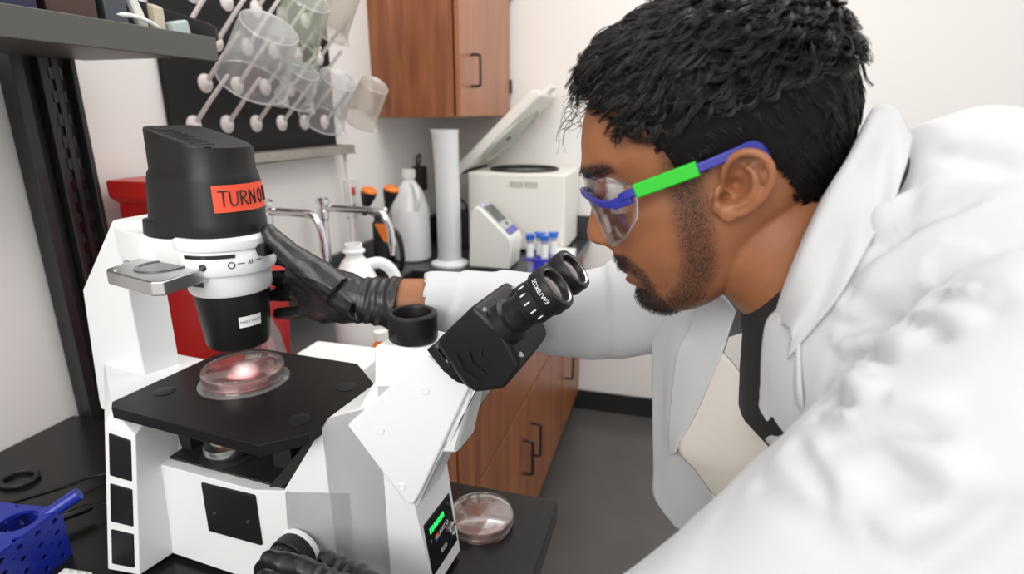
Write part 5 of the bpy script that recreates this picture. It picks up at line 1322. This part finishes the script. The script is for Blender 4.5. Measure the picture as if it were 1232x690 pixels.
def folds(a, b, rmax, freq, amp, skew, seed, t0=-.1, t1=1.1):
    """folds wrapping round a sleeve, gathering towards the elbow or armpit"""
    global disp
    t, r = seg_par(V, a, b); e = Vector(b)-Vector(a); ln = e.length; e.normalize()
    s1 = e.cross(Vector((0, 0, 1))).normalized(); s2 = e.cross(s1)
    Q = V-np.array(a); an = np.arctan2(Q @ np.array(s1), Q @ np.array(s2))
    ph = t*ln*freq+skew*np.sin(an+seed)+0.9*vnoise(V, 14, seed)
    w_ = sstep(t, t0, t0+.2)*(1-sstep(t, t1-.2, t1))*(1-sstep(r, rmax*.95, rmax*1.25))
    m_ = 0.5+0.5*vnoise(V, 12, seed+3)
    disp += amp*w_*np.clip(m_, .1, 1)*crease(ph*0.8)
folds(ELN, CUFN, .085, 60, .007, 1.0, 2.0)
folds(SHN, ELN, .11, 44, .0045, 1.6, 1.0, .45, 1.05)
folds(SHF, ELF, .10, 70, .010, 1.2, 4.0)
folds(ELF, CUFF_F, .075, 85, .008, 0.9, 5.0, -.1, 1.05)
# drags running from the armhole across the back and chest
near_ = 1-sstep(V[:, 1], .50, .60)
disp += 0.004*near_*crease(V @ np.array((7, -18, 26))+1.5*vnoise(V, 7, 21))*np.clip(0.15+0.8*vnoise(V, 8, 22), 0, 1)
# folds drawn one by one where the cloth pulls from the armhole and hangs over the arm
from mathutils.bvhtree import BVHTree
_b0 = BVHTree.FromPolygons([Vector(p) for p in V], [tuple(p.vertices) for p in cme.polygons])
def drawn_fold(px, A, w_, up=1.0, narrow=False):
    global disp
    pts = []
    for p in bez([(a, b, 0) for a, b in px], 36):
        o_ = Vector((0, 0, CAMZ)); d = (at(p.x, p.y, .4)-o_).normalized(); h = _b0.ray_cast(o_, d)
        if h[0] is not None and h[0].y < .56: pts.append(h[0])
    if len(pts) < 4: return
    P = np.array([p[:] for p in pts]); T = np.gradient(P, axis=0); T /= np.linalg.norm(T, axis=1)[:, None]+1e-9
    view = P-np.array((0, 0, CAMZ)); view /= np.linalg.norm(view, axis=1)[:, None]
    S_ = np.cross(T, view); S_[S_[:, 2] < 0] *= -1
    lo_b, hi_b = P.min(0)-.05, P.max(0)+.05
    idx = np.where(np.all((V > lo_b) & (V < hi_b), axis=1))[0]
    if len(idx) == 0: return
    D = np.linalg.norm(V[idx][:, None, :]-P[None], axis=2); k_ = D.argmin(1); d = D.min(1)
    sg = np.einsum('ij,ij->i', V[idx]-P[k_], S_[k_])*up
    en = k_/(len(P)-1); fade = sstep(en, 0, .16)*(1-sstep(en, .72, 1.0)) if not narrow else 1.0
    if narrow: pr = -np.exp(-(d/w_)**2)
    else: pr = -np.exp(-(d/w_)**2)+0.75*np.exp(-((sg-1.7*w_)/(1.5*w_))**2)*(d < 5*w_)
    disp[idx] += A*fade*pr
drawn_fold([(1018, 278), (1045, 291), (1075, 281), (1100, 246), (1114, 221)], .0075, .0065)
drawn_fold([(1016, 338), (1050, 302), (1084, 277), (1158, 244), (1230, 217)], .0080, .0060)
drawn_fold([(1020, 368), (1076, 366), (1150, 358), (1228, 382)], .0065, .0075)
drawn_fold([(1008, 403), (1051, 385), (1109, 393), (1160, 412)], .0070, .0055)
drawn_fold([(1003, 440), (1040, 430), (1085, 436)], .0050, .0050)
drawn_fold([(987, 480), (1043, 493), (1086, 476)], .0070, .0055)
drawn_fold([(979, 505), (1026, 522), (1092, 517), (1170, 533)], .0070, .0060)
drawn_fold([(992, 533), (1051, 550), (1100, 583), (1178, 617)], .0060, .0070)
drawn_fold([(958, 530), (985, 572), (1016, 624)], .0055, .0060)
drawn_fold([(905, 580), (960, 612), (1040, 660)], .0045, .0070)
drawn_fold([(1084, 690), (1158, 646), (1232, 580)], .0070, .0070)
drawn_fold([(1120, 180), (1170, 190), (1232, 215)], .0045, .0090)
drawn_fold([(1066, 150), (1038, 215), (1020, 275), (1023, 355), (1004, 430), (984, 505)], .0032, .0030, 1.0, True)
# far sleeve, beyond the eyepieces
drawn_fold([(735, 345), (720, 380), (690, 420), (665, 450)], .0055, .0060)
drawn_fold([(770, 350), (765, 395), (735, 435)], .0055, .0060)
drawn_fold([(560, 356), (590, 375), (640, 372)], .0040, .0060)
V = V+N*disp[:, None]; set_verts(cme, V)
# open the coat down the front
bm = bmesh.new(); bm.from_mesh(cme)
dead = []
for f in bm.faces:
    c = f.calc_center_median()
    d = Vector((c.x-0.16, 0, c.z-1.366)); down = d.dot(Vector((0.87, 0, -0.5))); fr = d.dot(Vector((-0.5, 0, -0.87)))
    if fr > 0.0 and c.x < 0.60 and down > -0.10:
        lo_y = Y0-0.060+0.05*max(0, down); hi_y = Y0+0.105-0.02*max(0, down)
        if lo_y < c.y < hi_y: dead.append(f)
    elif down < -0.020 and c.x > 0.0:
        q_ = Vector((c.x-0.105, c.y-Y0, c.z-1.348)); ax_ = Vector((0.75, 0, -0.66)); q_ = q_-ax_*q_.dot(ax_)
        if q_.length < 0.068: dead.append(f)
    elif c.z < 0.66 and down > .3: dead.append(f)
bmesh.ops.delete(bm, geom=dead, context='FACES')
# keep the big piece only, open the cuffs
bmesh.ops.smooth_vert(bm, verts=[v for v in bm.verts if v.is_boundary], factor=0.5, use_axis_x=True, use_axis_y=True, use_axis_z=True)
for (c, d) in ((CUFN, (WRN-ELN).normalized()), (CUFF_F, (WRF-ELF).normalized())):
    bmesh.ops.delete(bm, geom=[f for f in bm.faces if (f.calc_center_median()-c).length < .09 and (f.calc_center_median()-c).dot(d) > -0.004], context='FACES')
bm.to_mesh(cme); bm.free()
COAT = link('lab_coat', to_local(cme), M['coat'], person)
md = COAT.modifiers.new('solid', 'SOLIDIFY'); md.thickness = 0.0022; md.offset = -1

_cv = [v.co+PB for v in COAT.data.vertices]
BV = BVHTree.FromPolygons(_cv, [tuple(p.vertices) for p in COAT.data.polygons])
def on_coat(px, py, y, off):
    """a point lying just above the coat along the sight line, or at depth y where the line misses it"""
    o = Vector((0, 0, CAMZ)); d = (at(px, py, y)-o).normalized(); h = BV.ray_cast(o, d)
    if h[0] is None or abs(h[0].y-y) > 0.05: return at(px, py, y)
    return h[0]-d*off
def patch(ctrl, nr=10, nc=10):
    """smooth sheet through a control grid of room points"""
    rows = [bez(r, nc*(len(r)-1)) for r in ctrl]; cols = list(zip(*rows))
    out = [bez(list(c), nr*(len(c)-1)) for c in cols]
    return [list(r) for r in zip(*out)]
def sheet(name, px, m, parent=None, thick=0.0025, amp=0.0012, sc=40, seed=1):
    G = patch([[on_coat(*p) if len(p) == 4 else at(*p) for p in r] for r in px]); mb = MB().grid(G)
    A = np.array(mb.v); A = A+np.array([[0.3, -1, 0.2]])*(amp*vnoise(A, sc, seed))[:, None]
    mb.v = [tuple(p) for p in (A-np.array(PB))]
    return mb.build(name, m, parent or person, smooth=180, solid=thick, recalc=False)
sheet('front_panel', [[(784, 345, .665), (806, 345, .645), (840, 345, .615), (872, 350, .59)], [(785, 425, .665), (800, 425, .64), (815, 425, .61), (850, 430, .58)], [(786, 510, .655), (797, 512, .635), (806, 512, .605), (830, 515, .58)], [(787, 562, .645), (801, 562, .62), (818, 540, .595), (845, 560, .57)], [(788, 598, .635), (812, 600, .61), (840, 598, .58), (862, 600, .55)], [(812, 632, .61), (835, 645, .59), (860, 650, .56), (880, 645, .54)]], M['coat'], COAT, seed=3)
sheet('lapel', [[(846, 350, .59), (866, 352, .575), (886, 374, .552)], [(828, 400, .59), (850, 398, .57), (877, 400, .55)], [(815, 425, .588), (842, 428, .565), (868, 428, .548)], [(809, 470, .588), (830, 472, .565), (851, 468, .55)], [(806, 512, .588), (819, 514, .57), (832, 508, .558)], [(806, 548, .59), (812, 545, .575), (817, 538, .57)]], M['coat'], COAT, seed=4)
sheet('facing', [[(870, 424, .545), (884, 440, .535), (900, 462, .52)], [(845, 480, .555), (875, 495, .53), (912, 505, .505)], [(817, 536, .57), (868, 545, .53), (926, 528, .495)], [(838, 566, .562), (885, 575, .52), (945, 560, .475)], [(858, 594, .555), (905, 610, .51), (965, 600, .45)]], M['coat_in'], COAT, amp=.0008, seed=5)
# collar standing round the neck and folding over, with the near lapel
K1, K2 = .010, .003
sheet('collar', [[(1040, 150, .505), (1054, 129, .500), (1078, 132, .490), (1098, 168, .480)],
                 [(1018, 195, .475), (1032, 180, .458), (1062, 192, .462), (1078, 235, .450, K2)],
                 [(990, 240, .456), (1003, 228, .440), (1036, 246, .432), (1048, 290, .420, K2)],
                 [(962, 300, .446), (975, 290, .430), (1006, 306, .428, K1), (1012, 352, .409, K2)],
                 [(942, 352, .447), (953, 345, .432), (978, 356, .405, K1), (976, 398, .395, K2)],
                 [(930, 392, .454), (938, 390, .442), (952, 400, .420, K1), (947, 432, .412, K2)]], M['coat'], COAT, amp=.0006, seed=6)
sheet('lapel', [[(927, 385, .464), (940, 392, .446), (962, 402, .412, K2)], [(924, 430, .470), (938, 432, .450), (962, 440, .415, K2)], [(922, 480, .476), (935, 482, .456), (965, 488, .418, K2)], [(924, 522, .478), (940, 530, .458), (975, 540, .42, K2)]], M['coat'], COAT, amp=.0008, seed=7)

# ------------------------------------------------------------------ gloves
def glove(name, wrist, knucks, fingers, thumb, cuff, seed, lab):
    mb = MB(); W = Vector(wrist)
    for k, r in zip(knucks, (.0165, .0165, .0160, .0145)):
        mb.tube(bez([W, (W+Vector(k))/2, k], 10), list(np.linspace(.029, r, len(bez([W, (W+Vector(k))/2, k], 10)))), 14)
    for a, b in zip(knucks[:-1], knucks[1:]): mb.tube([a, b], .0145, 12)
    mid = [(W*0.45+Vector(k)*0.55) for k in knucks]
    mb.hull([p+Vector(d) for p in mid+[W] for d in ((.012,0,0),(-.012,0,0),(0,.012,0),(0,-.012,0),(0,0,.012),(0,0,-.012))])
    for f, r in zip(fingers, (.0108, .0110, .0106, .0095)):
        pts = [Vector(p) for p in f]
        for a, b, ra, rb in zip(pts[:-1], pts[1:], (r*1.12, r*1.02, r*.93), (r*1.02, r*.93, r*.80)):
            mb.tube([a, b], [ra, rb], 12); mb.sph(b, rb, 12, 8)
        mb.sph(pts[0], r*1.25, 12, 8)
    pts = [Vector(p) for p in thumb]
    mb.hull([p+Vector(d) for p in (pts[0], pts[1]*0.75+pts[0]*0.25, Vector(knucks[0]), W*0.4+Vector(knucks[0])*0.6) for d in ((.009,0,0),(-.009,0,0),(0,.009,0),(0,-.009,0),(0,0,.009),(0,0,-.009))])
    for a, b, ra, rb in zip(pts[:-1], pts[1:], (.021, .0150, .0122), (.0155, .0122, .0100)):
        mb.tube([a, b], [ra, rb], 12); mb.sph(b, rb, 12, 8)
    C0_, C1 = Vector(cuff[0]), Vector(cuff[1]); ax_ = (C1-C0_)
    mb.tube([W+(C0_-W)*(-.2), C0_, C0_+ax_*0.55, C1], [.027, .0285, .031, .0345], 24)
    me = remesh(mb, 0.0020, 7, 0.5)
    V = mverts(me); N = mnormals(me); t, r = seg_par(V, C0_, C1)
    e = ax_.normalized(); along = (V-np.array(C0_)) @ np.array(e)
    d = 0.0009*vnoise(V, 90, seed)+0.0006*vnoise(V, 220, seed+1)
    cw = sstep(t, -.35, .15); d += cw*(0.0022*(ridge(V @ np.array(e)*210+2.2*vnoise(V, 45, seed+2))-.4)+0.0016*vnoise(V, 150, seed+3))
    pw_ = 1-cw; q = np.array((V-np.array(W)))
    d += pw_*0.0013*(ridge(q @ np.array((60, 40, 150))+1.6*vnoise(V, 35, seed+4))**2-.25)*sstep(-along, -.03, .02)*(1-sstep(-along, .06, .10))
    V = V+N*d[:, None]; set_verts(me, V)
    bm = bmesh.new(); bm.from_mesh(me)
    bmesh.ops.delete(bm, geom=[f for f in bm.faces if (f.calc_center_median()-C1).length < .05 and (f.calc_center_median()-C1).dot(ax_.normalized()) > -0.0015], context='FACES')
    bm.to_mesh(me); bm.free()
    o = link(name, to_local(me), M['glove'], person); md = o.modifiers.new('s', 'SOLIDIFY'); md.thickness = 0.0006; md.offset = -1
    return plabel(o, lab)
glove('glove', SW(-0.411, 0.574, 0.350),
      [SW(-0.494, 0.562, 0.386), SW(-0.500, 0.572, 0.366), SW(-0.497, 0.577, 0.345), SW(-0.487, 0.578, 0.325)],
      [[SW(-0.494, 0.562, 0.386), SW(-0.522, 0.590, 0.386), SW(-0.545, 0.597, 0.386), SW(-0.567, 0.596, 0.386)],
       [SW(-0.500, 0.572, 0.366), SW(-0.529, 0.593, 0.363), SW(-0.554, 0.592, 0.360), SW(-0.574, 0.588, 0.359)],
       [SW(-0.497, 0.577, 0.345), SW(-0.526, 0.592, 0.341), SW(-0.551, 0.590, 0.338), SW(-0.569, 0.586, 0.336)],
       [SW(-0.487, 0.578, 0.325), SW(-0.512, 0.588, 0.319), SW(-0.534, 0.586, 0.316), SW(-0.550, 0.582, 0.315)]],
      [SW(-0.430, 0.556, 0.366), SW(-0.478, 0.546, 0.404), SW(-0.501, 0.541, 0.424), SW(-0.508, 0.539, 0.436)],
      (SW(-0.404, 0.577, 0.350), SW(-0.364, 0.590, 0.346)), 11.0, 'black glove gripping the condenser collar, thumb on the lever')
KW = lambda u, v, w: SW(u, v, w)
HWN = Vector((-0.318, 0.368, 0.973))
knk = [at(428, 712, .405), at(418, 735, .385), at(410, 760, .37), at(405, 785, .36)]
glove('glove', HWN, knk,
      [[knk[0], at(385, 690, .415), at(347, 677, .418), at(322, 671, .418)],
       [knk[1], at(368, 712, .405), at(332, 698, .413), at(318, 694, .418)],
       [knk[2], at(362, 735, .395), at(335, 722, .405), at(322, 715, .412)],
       [knk[3], at(365, 760, .385), at(345, 748, .395), at(335, 740, .402)]],
      [at(470, 740, .405), at(440, 702, .425), at(412, 684, .437), at(392, 672, .442)],
      (HWN+(ELN-HWN).normalized()*0.004, HWN+(ELN-HWN).normalized()*0.045), 12.0, 'black glove turning the focus knob')

# ------------------------------------------------------------------ safety glasses (worn, but a thing of their own)
g0 = at(765, 230, .440)
gl = thing('safety_glasses', 'clear safety glasses with blue and green arms worn by the man', 'glasses', g0)
M['gl_blue'] = mat('blue_frame', (0.022, 0.026, 0.27), 0.35); M['gl_green'] = mat('green_sleeve', (0.012, 0.46, 0.014), 0.4)
def mir(p): return Vector((p.x, 2*Y0-p.y, p.z))
def gsub(pts): return [Vector(p)-g0 for p in pts]
def bar(name, pts, hw, hh, m, parent=None, bev=0.0012):
    """flat strip along a path: hh tall, hw thick"""
    pts = [Vector(p) for p in pts]; mb = MB(); rows = []
    for i, p in enumerate(pts):
        t = (pts[min(i+1, len(pts)-1)]-pts[max(i-1, 0)]).normalized(); up_ = (HU-t*HU.dot(t)).normalized(); sd_ = t.cross(up_)
        rows.append([p+up_*hh+sd_*hw-g0, p-up_*hh+sd_*hw-g0, p-up_*hh-sd_*hw-g0, p+up_*hh-sd_*hw-g0, p+up_*hh+sd_*hw-g0])
    mb.grid(rows); k = len(rows)-1
    mb.add(rows[0][:4], [(3, 2, 1, 0)]); mb.add(rows[-1][:4], [(0, 1, 2, 3)])
    return mb.build(name, m, parent or gl, bevel=bev, smooth=40)
for side in (0, 1):
    mf = (lambda p: mir(p)) if side else (lambda p: p)
    A_ = at(764, 230, .438); B_ = at(840, 202, .430); C_ = at(886, 183, .430); D_ = at(907, 175, .434)
    tb = bar('temple_arm', [mf(p) for p in bez([at(745, 239, .444), A_, B_, C_, D_, at(925, 186, .443)], 30)], 0.0016, 0.0034, M['gl_blue'])
    bar('green_sleeve', [mf(p) for p in bez([A_, (A_+B_)/2, B_], 8)], 0.0030, 0.0054, M['gl_green'], tb)
    bar('hinge', [mf(at(738, 246, .449)), mf(at(760, 238, .4405))], 0.0026, 0.0042, M['gl_blue'], tb)
near = [at(764, 231, .439), at(748, 241, .445), at(733, 246, .452), at(718, 243, .465), at(707, 236, .485), at(701, 229, .515)]
path = near+[mir(p) for p in reversed(near[:-1])]
bar('brow_bar', bez(path, 60), 0.0016, 0.0030, M['gl_blue'])
M['gl_lens'] = clear_mat('glasses_polycarbonate', (0.98, 0.98, 0.985), 0.02, 0.04, 0.6)
cols = [((764, 222, .4385), (767, 248, .4385), (766, 264, .4395)), ((745, 218, .4445), (752, 258, .4455), (752, 285, .450)), ((722, 214, .460), (732, 262, .459), (739, 294, .466)), ((710, 212, .480), (719, 254, .478), (730, 286, .484)), ((703, 212, .515), (706, 228, .512), (709, 238, .512))]
C = [[at(*p) for p in c] for c in cols]; C = C+[[mir(p) for p in c] for c in reversed(C[:-1])]
G = patch(C, 8, 8)
MB().grid([[p-g0 for p in r] for r in G]).build('lens', M['gl_lens'], gl, smooth=180, solid=0.0016, recalc=False)
edge = [r[-1] for r in G]; MB().tube(gsub(edge), 0.0009, 6).build('lens_edge', clear_mat('lens_edge_plastic', (0.9, 0.9, 0.92), 0.05, 0.25, 0.8, haze=0.3), gl)
MB().tube(gsub(G[0]), 0.0008, 6).build('lens_edge', bpy.data.materials['lens_edge_plastic'], gl)
